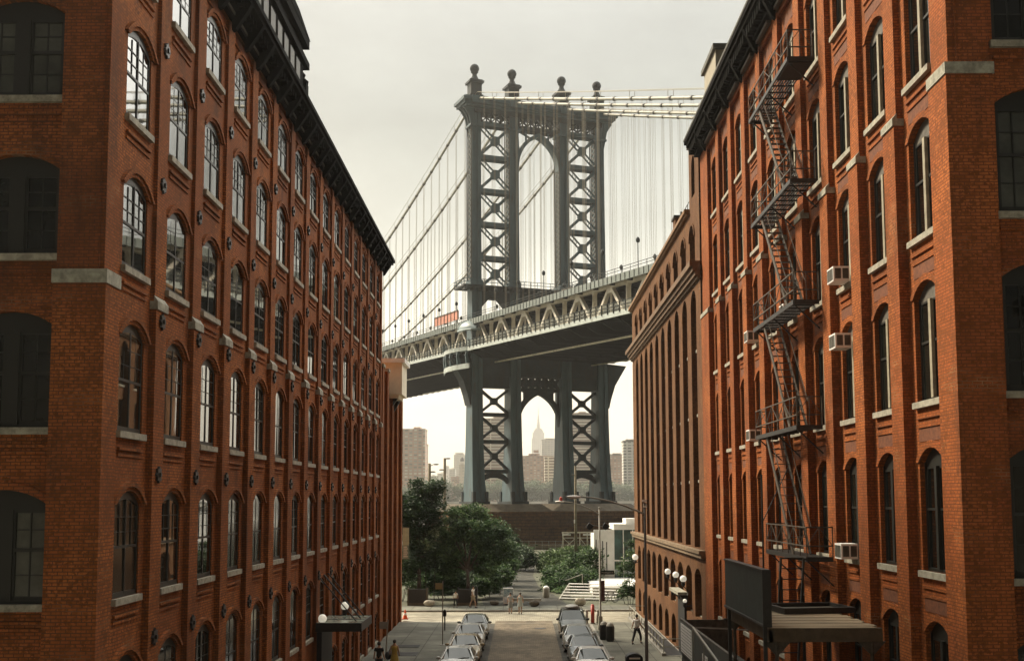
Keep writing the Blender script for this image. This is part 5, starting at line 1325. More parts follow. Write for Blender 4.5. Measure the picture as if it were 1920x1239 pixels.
# ---- lamp posts
def lamp_post(label, x, y, h, tipx, tipz, red=False, floods=False):
    t = thing('street_lamp', label, 'street lamp', (x, y, 0), 0)
    pm = MT_POLE
    m = MB(); m.smooth = True; m.tube([(0, 0, 0), (0, 0, .9), (0, 0, .95), (0, 0, h)], [.13, .12, .08, .05], 10); m.lathe([(.22, 0), (.22, .12), (.17, .35), (.15, .9)], 10); m.sphere((0, 0, h+.08), .09, 8); m.build('pole', pm, t)
    m = MB(); m.smooth = True; dx = tipx-x; z0 = h-.35
    pts = [(0, 0, z0)]+[(dx*.88*f, 0, z0+(tipz-z0)*(1-(1-f)**1.8)) for f in (.12, .3, .5, .7, .85, 1)]
    m.tube(pts, [.045, .042, .04, .037, .035, .033, .03], 8); m.build('arm', pm, t)
    m = MB(); m.smooth = True; m.sphere((dx*.96, 0, tipz), .17, 12, sx=2.0, sy=1.0, sz=.42); hd = m.build('lamp_head', MT['white'], t)
    m = MB(); m.sphere((dx*.98, 0, tipz-.05), .13, 8, sx=1.4, sy=.8, sz=.4); m.build('lens', HL, hd)
    if red: m = MB(); m.smooth = True; m.lathe([(.09, 0), (.11, .08), (.10, .2), (.02, .3)], 8, (dx*.93, 0, tipz+.06)); m.build('red_beacon', mat('red plastic', (.60,.06,.03), .4), t)
    if floods:
        m = MB(); m.bar((-.55, 0, 7.15), (.5, 0, 7.02), .05); m.build('cross_arm', pm, t)
        for sx in (-.62, .48):
            m = MB(); m.T = Matrix.Translation(Vector((sx, 0, 7.12))) @ Matrix.Rotation(R(35), 4, 'Y'); m.box(-.2, .2, -.17, .17, -.14, .1); m.prism([(-.2, -.14), (.2, -.14), (.12, -.3), (-.12, -.3)], -.13, .13, lambda p, q, d: (p, d, q)); fl = m.build('flood_lamp', MT['black'], t)
            m = MB(); m.T = Matrix.Translation(Vector((sx, 0, 7.12))) @ Matrix.Rotation(R(35), 4, 'Y'); m.box(-.18, .18, -.15, .15, .1, .12); m.build('lens', HL, fl)
    return t
MT_POLE = mat('galvanised pole', (.30,.29,.24), .55, var=.25, vscale=2)
MT_POLED = mat('brown painted pole', (.06,.045,.032), .55, var=.25, vscale=2)
pa = lamp_post('grey lamp post with two dark floodlights and a red beacon on its curved arm', 5.45, 82.0, 8.25, 2.58, 8.78, True, True)
m = MB(); m.box(.04, .98, -.03, .03, 3.76, 4.04); sg = m.build('street_sign', mat('dark green sign', (.012,.03,.02), .5), pa)
def text(s, size, mt, parent, loc, rot=(90, 0, 0), name='lettering', bold=.0):
    c = bpy.data.curves.new(name, 'FONT'); c.body = s; c.size = size; c.extrude = .002; c.align_x = 'CENTER'; c.align_y = 'CENTER'; c.offset = bold
    o = bpy.data.objects.new(name, c); COL.objects.link(o); dg = bpy.context.evaluated_depsgraph_get(); me = bpy.data.meshes.new_from_object(o.evaluated_get(dg)); bpy.data.objects.remove(o)
    me.materials.clear(); me.materials.append(mt); o = link(name, me, parent, loc); o.rotation_euler = tuple(R(a) for a in rot); return o
text('Washington St', .135, MT['white'], sg, (.51, -.036, 3.895))
m = MB(); m.box(.02, .32, -.03, .03, 1.95, 3.35); m.box(.02, .30, -.05, -.03, 2.0, 2.4); m.build('notice_board', mat('dark red notices', (.10,.035,.025), .6, var=.5, vscale=6), pa)
pb = lamp_post('brown lamp post near the right kerb whose long arm reaches over the road', 5.46, 52.0, 8.6, 2.2, 9.03)
for ch in pb.children:
    if ch.name.startswith('pole'): ch.data.materials[0] = MT_POLED
m = MB(); m.box(-.07, .07, -.07, .07, 8.55, 8.72); m.box(-.1, .08, -.06, .06, 8.8, 8.9); m.build('sensor', MT['white'], pb)
def wood_pole(label, x, y, h, heads):
    t = thing('utility_pole', label, 'pole', (x, y, 0)); m = MB(); m.smooth = True; m.tube([(0, 0, 0), (0, 0, h)], [.20, .14], 10); m.build('pole', mat('wood pole', (.20,.17,.11), .85, var=.3, vscale=3), t)
    for (dx, z) in heads:
        m = MB(); m.bar((0, 0, z-.15), (dx*.6, 0, z+.05), .06); m.smooth = True; m.sphere((dx, 0, z+.05), .16, 8, sx=1.8, sy=1, sz=.5); m.build('lamp_head', MT['cornicelight'], t)
    m = MB(); m.box(-.22, -.08, -.2, .1, h*.45, h*.45+.45); m.build('meter_box', MT['white'], t)
    return t
wood_pole('thick wooden pole with two lamp heads in front of the left trees', -9.2, 118.5, 12.6, ((.65, 12.45), (.35, 11.7)))
wood_pole('thin wooden pole with a lamp head left of the bridge leg', -8.15, 126, 13.4, ((.35, 13.3), (-.35, 12.1)))
t = wood_pole('tall slim pole with a lamp rising before the right lattice of the bridge', 6.95, 150, 13.2, ((-.2, 12.0), (-.75, 4.6)))

# ---- small street furniture
def sign_pole(label, x, y, h, sign=True, tilt=0.0, col=None):
    t = thing('sign_post', label, 'sign post', (x, y, 0)); m = MB(); m.tube([(0, 0, 0), (tilt, 0, h)], .035, 8); m.lathe([(.22, 0), (.2, .03), (.05, .05)], 10); m.build('pole', MT_POLE, t)
    if sign: m = MB(); m.box(-.46+tilt, -.02+tilt, -.02, .02, h-.50, h-.12); m.build('sign', col or mat('yellowish sign', (.42,.34,.16), .5), t)
    return t
sign_pole('thin pole with a small yellowish sign on the left pavement', -4.88, 73.8, 3.9)
sign_pole('thin leaning pole between the person in black and the brick wall', -7.5, 65.8, 2.35, True, .12, MT_POLE)
t = thing('parking_meter', 'dark parking meter on the left pavement beyond the thin sign pole', 'parking meter', (-5.27, 81.9, 0)); m = MB(); m.tube([(0, 0, 0), (0, 0, .95)], .05, 8); m.build('post', MT['iron'], t); m = MB(); m.smooth = True; m.lathe([(.09, .95), (.12, 1.05), (.12, 1.3), (.05, 1.42)], 8); m.build('head', MT['iron'], t)
t = thing('traffic_cone', 'orange traffic cone at the far end of the left brick wing', 'cone', (-8.75, 89.6, 0)); m = MB(); m.smooth = True; m.lathe([(.19, .05), (.13, .3), (.05, .68), (.03, .72)], 14); cn = m.build('cone', mat('orange plastic', (.75,.12,.03), .5), t); m = MB(); m.box(-.25, .25, -.25, .25, 0, .05); m.build('base', mat_red, t); m = MB(); m.smooth = True; m.lathe([(.135, .32), (.098, .47)], 14); m.build('band', MT['white'], cn)
t = thing('bollard', 'red bollard standing between two grey ones by the right kerb', 'bollard', (5.16, 86.0, 0)); m = MB(); m.smooth = True; m.tube([(0, 0, 0), (0, 0, 1.28)], .13, 12); m.lathe([(.13, 1.28), (.10, 1.36), (.01, 1.4)], 12); m.build('post', mat('red paint', (.45,.05,.03), .5), t); m = MB(); m.box(-.16, .16, -.16, .16, 0, .07); m.build('base', MT['concrete'], t)
for x, y, lab in ((4.72, 86.1, 'grey bollard left of the red one'), (5.55, 86.2, 'grey bollard right of the red one')):
    t = thing('bollard', lab, 'bollard', (x, y, 0), 0, 'bollards at the right corner'); m = MB(); m.smooth = True; m.tube([(0, 0, 0), (0, 0, .85)], .12, 12); m.build('post', MT_POLE, t); m = MB(); m.smooth = True; m.sphere((0, 0, .87), .13, 10); m.build('cap', MT['concrete'], t)
for x, y, lab in ((5.28, 76.2, 'dark litter bin with a pale lid nearer the lamp post, left of two'), (5.62, 75.4, 'dark litter bin with a pale lid, right of the two under the lamp post')):
    t = thing('litter_bin', lab, 'litter bin', (x, y, 0), 0, 'litter bins under the lamp post'); m = MB(); m.smooth = True; m.lathe([(.22, 0), (.27, .1), (.28, .85), (.25, .95)], 14); m.build('barrel', MT['iron'], t); m = MB(); m.smooth = True; m.lathe([(.25, .95), (.2, 1.08), (.08, 1.16), (.01, 1.18)], 14); m.build('lid', MT_POLE, t)
t = thing('mailbox', 'black mailbox with a rounded top on the right pavement near the bottom edge', 'mailbox', (5.65, 59.9, 0)); m = MB(); prof = [(-.42, .18), (.42, .18), (.42, 1.0)]+[(.42*math.cos(math.pi*i/10), 1.0+.25*math.sin(math.pi*i/10)) for i in range(1, 10)]+[(-.42, 1.0)]; m.prism(prof, -.33, .33, lambda p, q, d: (p, d, q)); m.build('box', MT['black'], t); m = MB(); m.box(-.27, .27, -.35, -.33, .98, 1.06); m.build('slot_label', MT['white'], t)
m = MB(); [m.box(sx*.34-.04, sx*.34+.04, sy*.26-.04, sy*.26+.04, 0, .18) for sx in (-1, 1) for sy in (-1, 1)]; m.build('leg', MT['black'], t)
t = thing('litter_bin', 'grey steel litter bin with a white bag by the park path', 'litter bin', (2.28, 108.6, 0)); m = MB(); m.smooth = True; m.lathe([(.26, 0), (.30, .1), (.31, .85), (.28, .9)], 16); m.build('barrel', MT_POLE, t); m = MB(); m.smooth = True; m.lathe([(.28, .88), (.26, .98), (.12, 1.08), (.01, 1.06)], 12); m.build('bag', MT['white'], t)
t = thing('poster_box', 'blue and white poster box behind the two women', 'poster box', (-1.12, 101.6, 0)); m = MB(); m.box(-.42, .42, -.3, .3, .1, 1.42); m.build('cabinet', MT['white'], t)
m = MB(); m.box(-.39, .39, -.31, -.30, .72, 1.36); p_ = m.build('poster', mat('blue poster', (.08,.36,.52), .4, var=.5, vscale=4, vcol=(.65,.75,.78)), t); m = MB(); m.box(-.36, .36, -.31, -.302, .2, .66); m.build('poster', mat('pale poster', (.65,.68,.72), .4, var=.4, vscale=6), t); m = MB(); m.box(-.3, .3, -.25, .25, 0, .1); m.build('base', MT['iron'], t)
def boulder(label, x, y, w, h, pale=True):
    m = MB(); m.smooth = True; m.sphere((0, 0, h*.45), .5, 14, sx=w, sy=.6*w, sz=h)
    rr = random.Random(int(x*10)); m.v = [(a+(rr.random()-.5)*.07*w, b+(rr.random()-.5)*.06, max(0, min(c, h*.8)+(rr.random()-.5)*.05)) for a, b, c in m.v]
    o = m.build('boulder', mat('boulder stone', (.40,.37,.29) if pale else (.13,.115,.09), .9, var=.4, vscale=3), loc=(x, y, 0)); tag(o, label, 'boulder', 'stone blocks along the plaza edge')
boulder('pale rough stone block on the plaza left of the white shirted boy', -7.75, 100.3, .95, .62)
boulder('dark low boulder right of the two women', 1.1, 99.9, .9, .62, False)
boulder('large pale boulder behind the dark estate car', 4.98, 100.2, .95, .8)
boulder('dark boulder half hidden left of the poster box', -2.3, 101.2, .8, .5, False)
t = thing('log_bench', 'pale squared log lying behind the two women', 'bench', (.1, 101.6, 0), R(-4)); m = MB(); m.box(-1.6, 1.6, -.18, .18, .32, .52); m.build('seat', MT['concrete'], t)
for sx in (-1.2, 1.2): m = MB(); m.box(sx-.15, sx+.15, -.15, .15, 0, .32); m.build('support', MT['masonrytop'], t)
for x, lab in ((-8.85, 'dark planter box under the leftmost tree'), (-4.6, 'dark planter box under the broad middle tree')):
    t = thing('planter_box', lab, 'planter', (x, 101.6, 0), 0, 'planter boxes at the plaza edge'); m = MB(); m.box(-.85, .85, -.5, .5, 0, .22); m.build('base', MT['masonrytop'], t); m = MB(); m.box(-.75, .75, -.42, .42, .22, 1.35)
    m.build('box', MT['iron'], t)
    for sx in (-1, 1): m = MB(); m.box(sx*.80-.06, sx*.80+.06, -.45, .45, .2, 1.45); m.build('corner_post', MT['masonrytop'] if x < -8 else MT['iron'], t)

# hanging banner at the corner of the left wing
t = thing('banner', 'tall pale green banner with rows of small lettering at the far left corner', 'banner', (-9.0, 92.2, 0))
m = MB(); m.tube([(-.35, 0, 0), (-.35, 0, 7.6)], .05, 8); m.build('pole', MT_POLE, t)
m = MB(); m.box(-.24, .26, -.02, .02, 5.42, 6.75); m.build('upper_panel', mat('pale banner cloth', (.42,.50,.38), .8, var=.15, vscale=4), t); m = MB(); m.box(-.24, .26, -.02, .02, 4.42, 5.415); lo = m.build('lower_panel', mat('green banner cloth', (.16,.24,.20), .8, var=.15, vscale=4), t)
m = MB(); [m.box(-.35, .30, -.02, .02, z, z+.04) for z in (4.38, 6.76)]; m.build('bracket', MT_POLE, t)
m = MB()
for i in range(6): m.box(-.17, .17-.04*(i % 2), -.026, -.022, 4.52+.15*i, 4.58+.15*i)
m.build('lettering', MT['white'], lo)

# ---- left entrance canopy with globe lamps
def globe(label, loc, r=.2, arm=None, grp=None):
    t = thing('globe_lamp', label, 'globe lamp', loc, 0, grp); m = MB(); m.smooth = True; m.sphere((0, 0, 0), r, 16); m.build('globe', MT['globe'], t)
    m = MB(); m.lathe([(.05, -r-.25), (.12, -r-.12), (.10, -r+.03)], 10)
    if arm: m.bar((0, 0, -r-.2), arm, .05)
    m.build('bracket', MT['iron'], t); return t
t = thing('entrance_canopy', 'flat glass and steel canopy hung on rods over the left warehouse door', 'canopy', (XL, 53.45, 3.58))
m = MB(); m.box(.0, 1.95, -1.65, 1.7, -.02, .02); m.build('glass_top', mat('greenish canopy glass', (.34,.38,.31), .18, var=.4, vscale=1.2), t)
m = MB(); m.box(0, 1.95, -1.72, -1.65, -.34, .03); m.box(1.95, 2.0, -1.72, 1.76, -.34, .03); m.box(0, 1.95, 1.7, 1.76, -.34, .03); m.box(.02, 1.9, -.05, .05, -.12, .035); m.build('frame', MT['iron'], t)
for y in (-1.2, .1, .25, 1.3): m = MB(); m.bar((0.02, y, 2.0), (1.7, y, .05), .045); m.build('rod', MT['iron'], t)
m = MB(); m.box(.0, .22, -1.4, 1.5, -3.58, -.4); m.build('door_surround', MT['black'], t)
globe('white globe lamp at the near corner of the left glass canopy', (XL+.25, 52.0, 3.78), .19, (-.2, .2, -.4), 'globe lamps at the left entrance')
globe('white globe lamp over the far part of the left glass canopy', (XL+.72, 55.4, 4.02), .19, (-.6, 0, -.5), 'globe lamps at the left entrance')
# ---- right entrance: three globes over a door hood
t = thing('door_hood', 'small stone door hood under three globe lamps on the brown building', 'door hood', (XR, 68.0, 3.55)); m = MB(); m.box(-.55, 0, -1.2, 2.6, 0, .16); m.build('slab', MT['stonecap'], t); m = MB(); [m.prism([(0, -.5), (-.45, 0), (0, 0)], y, y+.15, lambda p, q, d: (p, d, q)) for y in (-1.0, 2.3)]; m.build('bracket', MT['iron'], t)
m = MB(); m.box(-.12, .0, -.7, 2.1, -3.6, 0); m.build('door', MT['black'], t)
for i, (x, y, Y, lab) in enumerate(((1252, 1071, 73.4, 'leftmost of three globe lamps above the right entrance'), (1267, 1077, 69.8, 'middle one of three globe lamps above the right entrance'), (1281, 1084.5, 66.4, 'rightmost of three globe lamps above the right entrance'))):
    p = at(x, y, Y); globe(lab, p, .19, (XR-p.x, 0, -.7), 'globe lamps at the right entrance')
for i, (x, y, Y) in enumerate(((1261, 1104, 72.5), (1271, 1105, 71.2), (1276, 1112, 69.3), (1286, 1113, 67.4), (1284, 1126, 65.2))):
    p = at(x, y, Y); globe(['leftmost small white lamp on the right door hood', 'second small white lamp from the left on the right door hood', 'small white lamp just above the middle of the right door hood', 'small white lamp at the near side of the right door hood', 'lowest small white lamp by the right door hood'][i], p, .115, (XR-p.x, 0, -.25), 'small lamps on the right door hood')
p = at(1191, 1044, 93.0); globe('single globe lamp at the far corner of the brown building', p, .24, (XR-p.x, 0, -.3))

# ---- areaway railing on the right pavement
t = thing('railing', 'black iron railing along the sunken yard of the brown building', 'railing', (8.15, 80, 0)); m = MB()
for a, b in (((0, -11.6, .95), (0, 9.4, .95)), ((0, -11.6, .5), (0, 9.4, .5)), ((0, 9.4, .95), (1.15, 9.4, .95)), ((0, -11.6, .95), (1.15, -11.6, .95)), ((0, -11.6, .5), (1.15, -11.6, .5))): m.bar(a, b, .05)
m.build('rail', MT_POLE, t)
for i in range(13):
    m = MB(); m.tube([(0, -11.6+1.75*i, 0), (0, -11.6+1.75*i, .97)], .03, 6); m.build('post', MT_POLE, t)
m = MB(); m.box(-.12, .12, -11.8, 9.6, -.01, .16); m.box(.12, 1.2, -11.75, 9.5, -.01, .02); m.build('kerb', MT['kerb'], t)
m = MB(); m.box(.15, 1.1, -11.6, 6, .02, .03); m.build('yard_opening', MT['black'], t)

# ---- loading dock, green board, plank roof on the right
GB = mat('dark green board', (.022,.032,.026), .6, var=.35, vscale=2.2)
t = thing('billboard', 'big dark green panel turned edge on beside the plank roof', 'panel', (6.2, 32.6, 5.78)); m = MB(); m.box(-.12, 0, -2.85, 2.75, 0, 1.32); m.build('board', GB, t)
m = MB(); m.box(-.16, .04, -2.9, 2.8, 1.32, 1.36); m.box(-.16, .04, -2.9, 2.8, -.06, 0); m.box(-.17, .05, -2.93, -2.85, -.06, 1.36); m.build('frame', MT['iron'], t); 
for y in (-2.6, 2.5): m = MB(); m.bar((-.06, y, -.07), (-.06, y, -2.2), .09); m.build('post', MT['iron'], t)
t = thing('plank_canopy', 'weathered plank roof on thin posts over the loading dock', 'canopy', (6.3, 33, 5.62))
for i in range(17):
    y = -2.95+i*.36; m = MB(); m.box(.0, 2.78-.12*(i % 3 == 0), y, y+.335, 0, .05+.008*(i % 2)); m.build('plank', MT['wood'], t)
m = MB(); m.box(-.05, 2.8, -3.0, -2.9, -.30, .04); m.box(-.05, .05, -3.0, 3.2, -.30, .0); m.box(-.05, 2.8, 3.1, 3.2, -.3, 0); [m.bar((0, y, -.1), (2.8, y, -.1), .09, .14) for y in (-1.5, 0, 1.5)]; m.build('beam', mat('brown beam', (.10,.075,.045), .85, var=.4, vscale=3), t)
for x, y in ((.15, -2.9), (2.55, -2.9), (.15, 3.0)):
    m = MB(); m.tube([(x, y, -5.6), (x, y, -.3)], .05, 8); po = m.build('post', MT['ironrust'], t); m = MB(); m.prism([(x-.35, -.3), (x+.35, -.3), (x+.05, -.62), (x-.05, -.62)], y-.03, y+.03, lambda p, q, d: (p, d, q)); m.build('knee', MT['ironrust'], po)
t = thing('metal_frame', 'black flat steel frame lying on the plank roof', 'frame', (8.35, 34.4, 5.69), R(8)); m = MB()
for b in ((-1.1, 1.0, -.9, -.8), (-1.1, 1.0, .75, .85), (-1.1, -1.0, -.8, .75), (.9, 1.0, -.8, .75)): m.box(*b, 0, .16)
m.build('rim', MT['iron'], t); m = MB(); m.box(-.98, .88, -.78, .73, .02, .05); m.build('sheet', MT['cornicelight'], t)
t = thing('loading_dock', 'dark loading dock with steel side panels against the orange warehouse', 'loading dock', (7.1, 46, 0)); m = MB(); m.box(0, 2.25, -17, 6.8, 0, 2.2); m.build('base', mat('dark dock concrete', (.045,.04,.03), .9, var=.5, vscale=1), t)  # very dark base tone, mottled at random
for i, (a, b) in enumerate(((-6.8, -2.4), (-2.35, 2.2), (2.25, 6.8))): m = MB(); m.box(-.06, 0, a, b, 2.2, 3.62); m.build('side_panel', mat('grey steel panel', (.03,.036,.031), .5, var=.4, vscale=2), t)
m = MB(); m.box(-.08, .02, -6.85, 6.85, 3.62, 3.68); m.box(0, 2.25, 6.74, 6.8, 2.2, 3.6); m.build('top_rail', MT['cornicelight'], t)
def notice(y0, y1, z0, z1):
    m = MB(); m.box(-.075, -.06, y0, y1, z0, z1); n = m.build('notice', MT['white'], t); m = MB()
    k = int((z1-z0)/.13)
    for i in range(k): m.box(-.08, -.075, y0+.08, y1-.08-.12*(i % 3), z0+.07+.13*i, z0+.085+.13*i)
    m.build('lettering', MT['black'], n)
notice(3.2, 6.5, 2.28, 3.5); notice(-.9, .4, 2.25, 2.95)
m = MB(); m.bar((-.3, 1.2, 3.85), (.2, -9.0, 2.2), .07); m.bar((-.3, 1.2, 3.85), (1.9, 1.2, 3.75), .05); [m.bar((-.3+.05*i, 1.2-2.4*i, 3.85-.4*i), (-.3+.05*i, 1.2-2.4*i, 2.2), .05) for i in range(4)]; m.build('handrail', MT_POLE, t)

# ---- white pavilion, terrace, bleacher steps, scaffold, low fence
t = thing('pavilion', 'white pavilion with slotted wall and teal glass hall beside the park', 'building', (8.0, 124, 0))
m = MB(); m.box(-.35, 1.75, 0, .4, 0, 5.75); m.box(-.35, -.05, .4, 6, 0, 5.3); m.build('wall', MT['white'], t)
m = MB(); [m.box(x, x+.10, -.01, .02, z0, z1) for x, z0, z1 in ((-.18, 3.6, 4.75), (-.18, .9, 3.3), (.12, .9, 4.7), (.5, 1.8, 4.6), (.92, 1.2, 4.5))]; m.build('slot_window', MT['black'], t)
m = MB(); m.box(1.75, 6.5, .3, 7, 5.75, 6.35); m.box(3.1, 4.3, 1, 5, 6.35, 6.9); m.build('roof', MT['white'], t)
m = MB(); m.box(1.75, 6.5, .9, .95, 0, 5.75); m.build('glass_front', mat('teal hall glass', (.04,.10,.10), .06, ior=1.7, var=.5, vscale=.8), t)
m = MB(); [m.box(x, x+.09, .75, .9, 0, 5.75) for x in (1.75, 2.75, 3.75, 4.75, 5.75)]; m.box(1.75, 6.5, .72, .88, 2.45, 2.6); m.build('mullion', MT['white'], t)
t = thing('terrace', 'white stone terrace in front of the pavilion', 'terrace', (9.3, 117, 0)); m = MB(); m.box(-2.6, 4, -5.5, 6.5, .0, .82); m.build('slab', MT['concrete'] if False else MT['white'], t)
t = thing('bleacher', 'long pale bleacher steps left of the lamp post', 'steps', (6.2, 106.9, 0), R(-19))
for i in range(6):
    m = MB(); m.box(-2.4, 2.6, -1.5+.55*i, -1.12+.55*i, .10+.22*i, .17+.22*i); m.build('tread', MT['white'], t)
m = MB(); [m.box(sx, sx+.12, -1.5, 1.6, 0, .12) for sx in (-2.4, 0, 2.4)]; m.prism([(-1.5, 0), (1.7, 0), (1.7, 1.25), (-1.5, .08)], -2.52, -2.42, lambda p, q, d: (d, p, q)); m.build('stringer', MT['concrete'], t)
m = MB(); m.bar((-1.2, 1.7, 1.3), (-1.2, 1.7, 2.1), .06); m.bar((-1.2, 1.7, 2.1), (-2.4, .2, 1.6), .05); m.build('handrail', MT_POLE, t)
t = thing('scaffold', 'pale steel scaffold frame before the bridge masonry', 'scaffold', (9.6, 200, 0)); m = MB()
for x in (-2.5, -.35, .35, 1.6, 2.5): m.bar((x, 0, 0), (x, 0, 3.35), .16)
m.bar((-2.7, 0, 3.4), (2.9, 0, 3.4), .22); m.bar((-2.5, 0, 2.5), (2.9, 0, 2.5), .12); m.bar((-2.5, 0, 2.5), (-.35, 0, .5), .1); m.bar((-.35, 0, 2.5), (-2.5, 0, .5), .1); m.bar((.35, 0, 2.5), (1.9, 0, .5), .1); m.build('frame', MT['bridgepale'], t)
for x in (-1.9, 1.6): m = MB(); m.box(x-.7, x+.7, -.3, .3, 2.9, 3.15); m.build('light_panel', MT['white'], t)
t = thing('wire_fence', 'low wire fence at the foot of the masonry pier', 'fence', (2, 213, 0)); m = MB(); [m.bar((-3+1.2*i, 0, 0), (-3+1.2*i, 0, 1.6), .09) for i in range(12)]; m.build('post', MT_POLE, t); m = MB(); [m.bar((-3, 0, z), (10.2, 0, z), .06) for z in (.5, 1.0, 1.5)]; m.build('rail', MT_POLE, t)
m = MB(); m.box(-3, 10.2, .2, .8, 0, .75); m.build('stone_footing', MT['masonrytop'], t)
# bicycle leaning at the steps
t = thing('bicycle', 'dark bicycle leaning beside the bleacher steps', 'bicycle', (7.7, 103.4, 0), R(20))
for x in (-.5, .5): m = MB(); m.T = Matrix.Translation(Vector((x, 0, .34))) @ Matrix.Rotation(R(90), 4, 'X'); m.tube([(.33*math.cos(2*math.pi*i/18), .33*math.sin(2*math.pi*i/18), 0) for i in range(19)], .025, 6, caps=False); m.build('wheel', MT['rubber'], t)
m = MB(); [m.bar(a, b, .035) for a, b in (((-.5, 0, .34), (-.05, 0, .32)), ((-.05, 0, .32), (.35, 0, .78)), ((-.2, 0, .8), (.35, 0, .8)), ((-.2, 0, .88), (-.05, 0, .32)), ((-.5, 0, .34), (-.2, 0, .8)), ((.5, 0, .34), (.35, 0, .95)))]; m.build('frame', MT['iron'], t)
m = MB(); m.box(-.32, -.08, -.06, .06, .88, .93); m.build('saddle', MT['black'], t); m = MB(); m.bar((.33, -.25, .98), (.33, .25, .98), .03); m.build('handlebar', MT['chrome'], t)
# ============================================================ trees and shrubs
def leafmat(name, c, c2, c3):
    m = bpy.data.materials.new(name); m.use_nodes = True; nt = m.node_tree; N = nt.nodes; L = nt.links; b = N['Principled BSDF']; b.inputs['Roughness'].default_value = .6; b.inputs['Specular IOR Level'].default_value = .3
    g = N.new('ShaderNodeNewGeometry')
    cr = N.new('ShaderNodeValToRGB'); e = cr.color_ramp.elements; e[0].color = (*c, 1); e[1].color = (*c3, 1); x = e.new(.55); x.color = (*c2, 1)
    n = N.new('ShaderNodeTexNoise'); n.inputs['Scale'].default_value = .55; n.inputs['Detail'].default_value = 3; L.new(g.outputs['Position'], n.inputs['Vector'])
    a1 = N.new('ShaderNodeMath'); a1.operation = 'MULTIPLY_ADD'; a1.inputs[1].default_value = 1.7; a1.inputs[2].default_value = -.85; L.new(n.outputs['Fac'], a1.inputs[0])
    a2 = N.new('ShaderNodeMath'); a2.operation = 'MULTIPLY_ADD'; a2.inputs[1].default_value = .8; L.new(g.outputs['Random Per Island'], a2.inputs[0]); L.new(a1.outputs[0], a2.inputs[2])
    a3 = N.new('ShaderNodeMath'); a3.operation = 'ADD'; a3.inputs[1].default_value = .12; a3.use_clamp = True; L.new(a2.outputs[0], a3.inputs[0]); L.new(a3.outputs[0], cr.inputs[0]); L.new(cr.outputs[0], b.inputs['Base Color'])
    tr = N.new('ShaderNodeBsdfTranslucent'); L.new(cr.outputs[0], tr.inputs[0]); mx = N.new('ShaderNodeMixShader'); mx.inputs[0].default_value = .25
    L.new(b.outputs[0], mx.inputs[1]); L.new(tr.outputs[0], mx.inputs[2]); L.new(mx.outputs[0], N['Material Output'].inputs['Surface'])
    return m
LF1 = leafmat('mid green leaves', (.018,.040,.014), (.045,.092,.030), (.17,.26,.10))
LF2 = leafmat('dark green leaves', (.018,.036,.016), (.034,.065,.026), (.075,.12,.05))
LF3 = leafmat('light green leaves', (.035,.062,.022), (.07,.12,.04), (.15,.22,.08))
LF4 = leafmat('variegated leaves', (.08,.12,.05), (.20,.27,.13), (.48,.55,.36))
BARK = mat('bark', (.055,.042,.03), .9, var=.4, vscale=5)
def foliage(clumps, n, size, rng, droop=0.0):
    """clumps of ellipsoids (x, y, z, rx, ry, rz); leaves sit mostly near each clump's skin"""
    v = []; f = []; tot = sum(c[3]*c[4]+c[4]*c[5]+c[3]*c[5] for c in clumps)
    for (cx, cy, cz, rx, ry, rz) in clumps:
        k = int(n*(rx*ry+ry*rz+rx*rz)/tot)
        # sub twigs
        subs = []
        for _ in range(max(6, k//40)):
            a = rng.uniform(0, 2*math.pi); u = rng.uniform(-1, 1); q = math.sqrt(1-u*u); rr = rng.uniform(.55, 1.08)
            subs.append((cx+rx*rr*q*math.cos(a), cy+ry*rr*q*math.sin(a), cz+rz*rr*u, rng.uniform(.16, .34)*min(rx, rz)+size))
        for i in range(k):
            sx, sy, sz, sr = subs[i % len(subs)]
            x = sx+rng.gauss(0, sr*.6); y = sy+rng.gauss(0, sr*.6); z = sz+rng.gauss(0, sr*.38)
            if z < .05: z = .05+rng.random()*.2
            s = size*rng.uniform(.6, 1.4); d = Vector((rng.gauss(0, 1), rng.gauss(0, 1), rng.gauss(0, .5)-droop)).normalized(); nrm = Vector((rng.gauss(0, .7), rng.gauss(0, .7), 1)).normalized(); w = d.cross(nrm)
            if w.length < .05: continue
            w.normalize(); p = Vector((x, y, z)); o = len(v)
            v += [tuple(p-d*s*.6), tuple(p+w*s*.38), tuple(p+d*s*.6), tuple(p-w*s*.38)]; f.append((o, o+1, o+2, o+3))
    return v, f
def plant(name, label, cat, base, clumps, n, size, mt, trunk=None, seed=1, group=None, droop=0, stems=None):
    """base: world position; clumps in local coordinates"""
    rng = random.Random(seed); root = thing(name, label, cat, base, 0, group)
    v, f = foliage(clumps, n, size, rng, droop); me = bpy.data.meshes.new('crown'); me.from_pydata(v, [], f); me.materials.append(mt); me.update(); link('crown' if trunk else 'foliage', me, root)
    if trunk:
        h, r = trunk; m = MB(); m.smooth = True; m.tube([(0, 0, 0), (.03, .02, h*.5), (-.02, 0, h)], [r, r*.8, r*.65], 9)
        for i, c in enumerate(clumps):
            if c[2] < h*.6: continue
            e = Vector((c[0], c[1], c[2])); mid = Vector((c[0]*.45, c[1]*.45, h+(c[2]-h)*.45+.15)); m.tube([(0, 0, h-.25), mid, e, e+Vector((c[3]*.3, 0, c[5]*.5))], [r*.55, r*.34, r*.16, r*.06], 6)
        m.build('trunk', BARK, root)
    else:
        m = MB()
        for i in range(4):
            c = clumps[i % len(clumps)]; x = c[0]+rng.uniform(-.4, .4)*c[3]; y = c[1]+rng.uniform(-.3, .3)*c[4]; m.tube([(x*.7, y*.7, 0), (x, y, c[2]*.8)], [.035, .015], 5)
        m.build('stems', BARK, root)
    return root
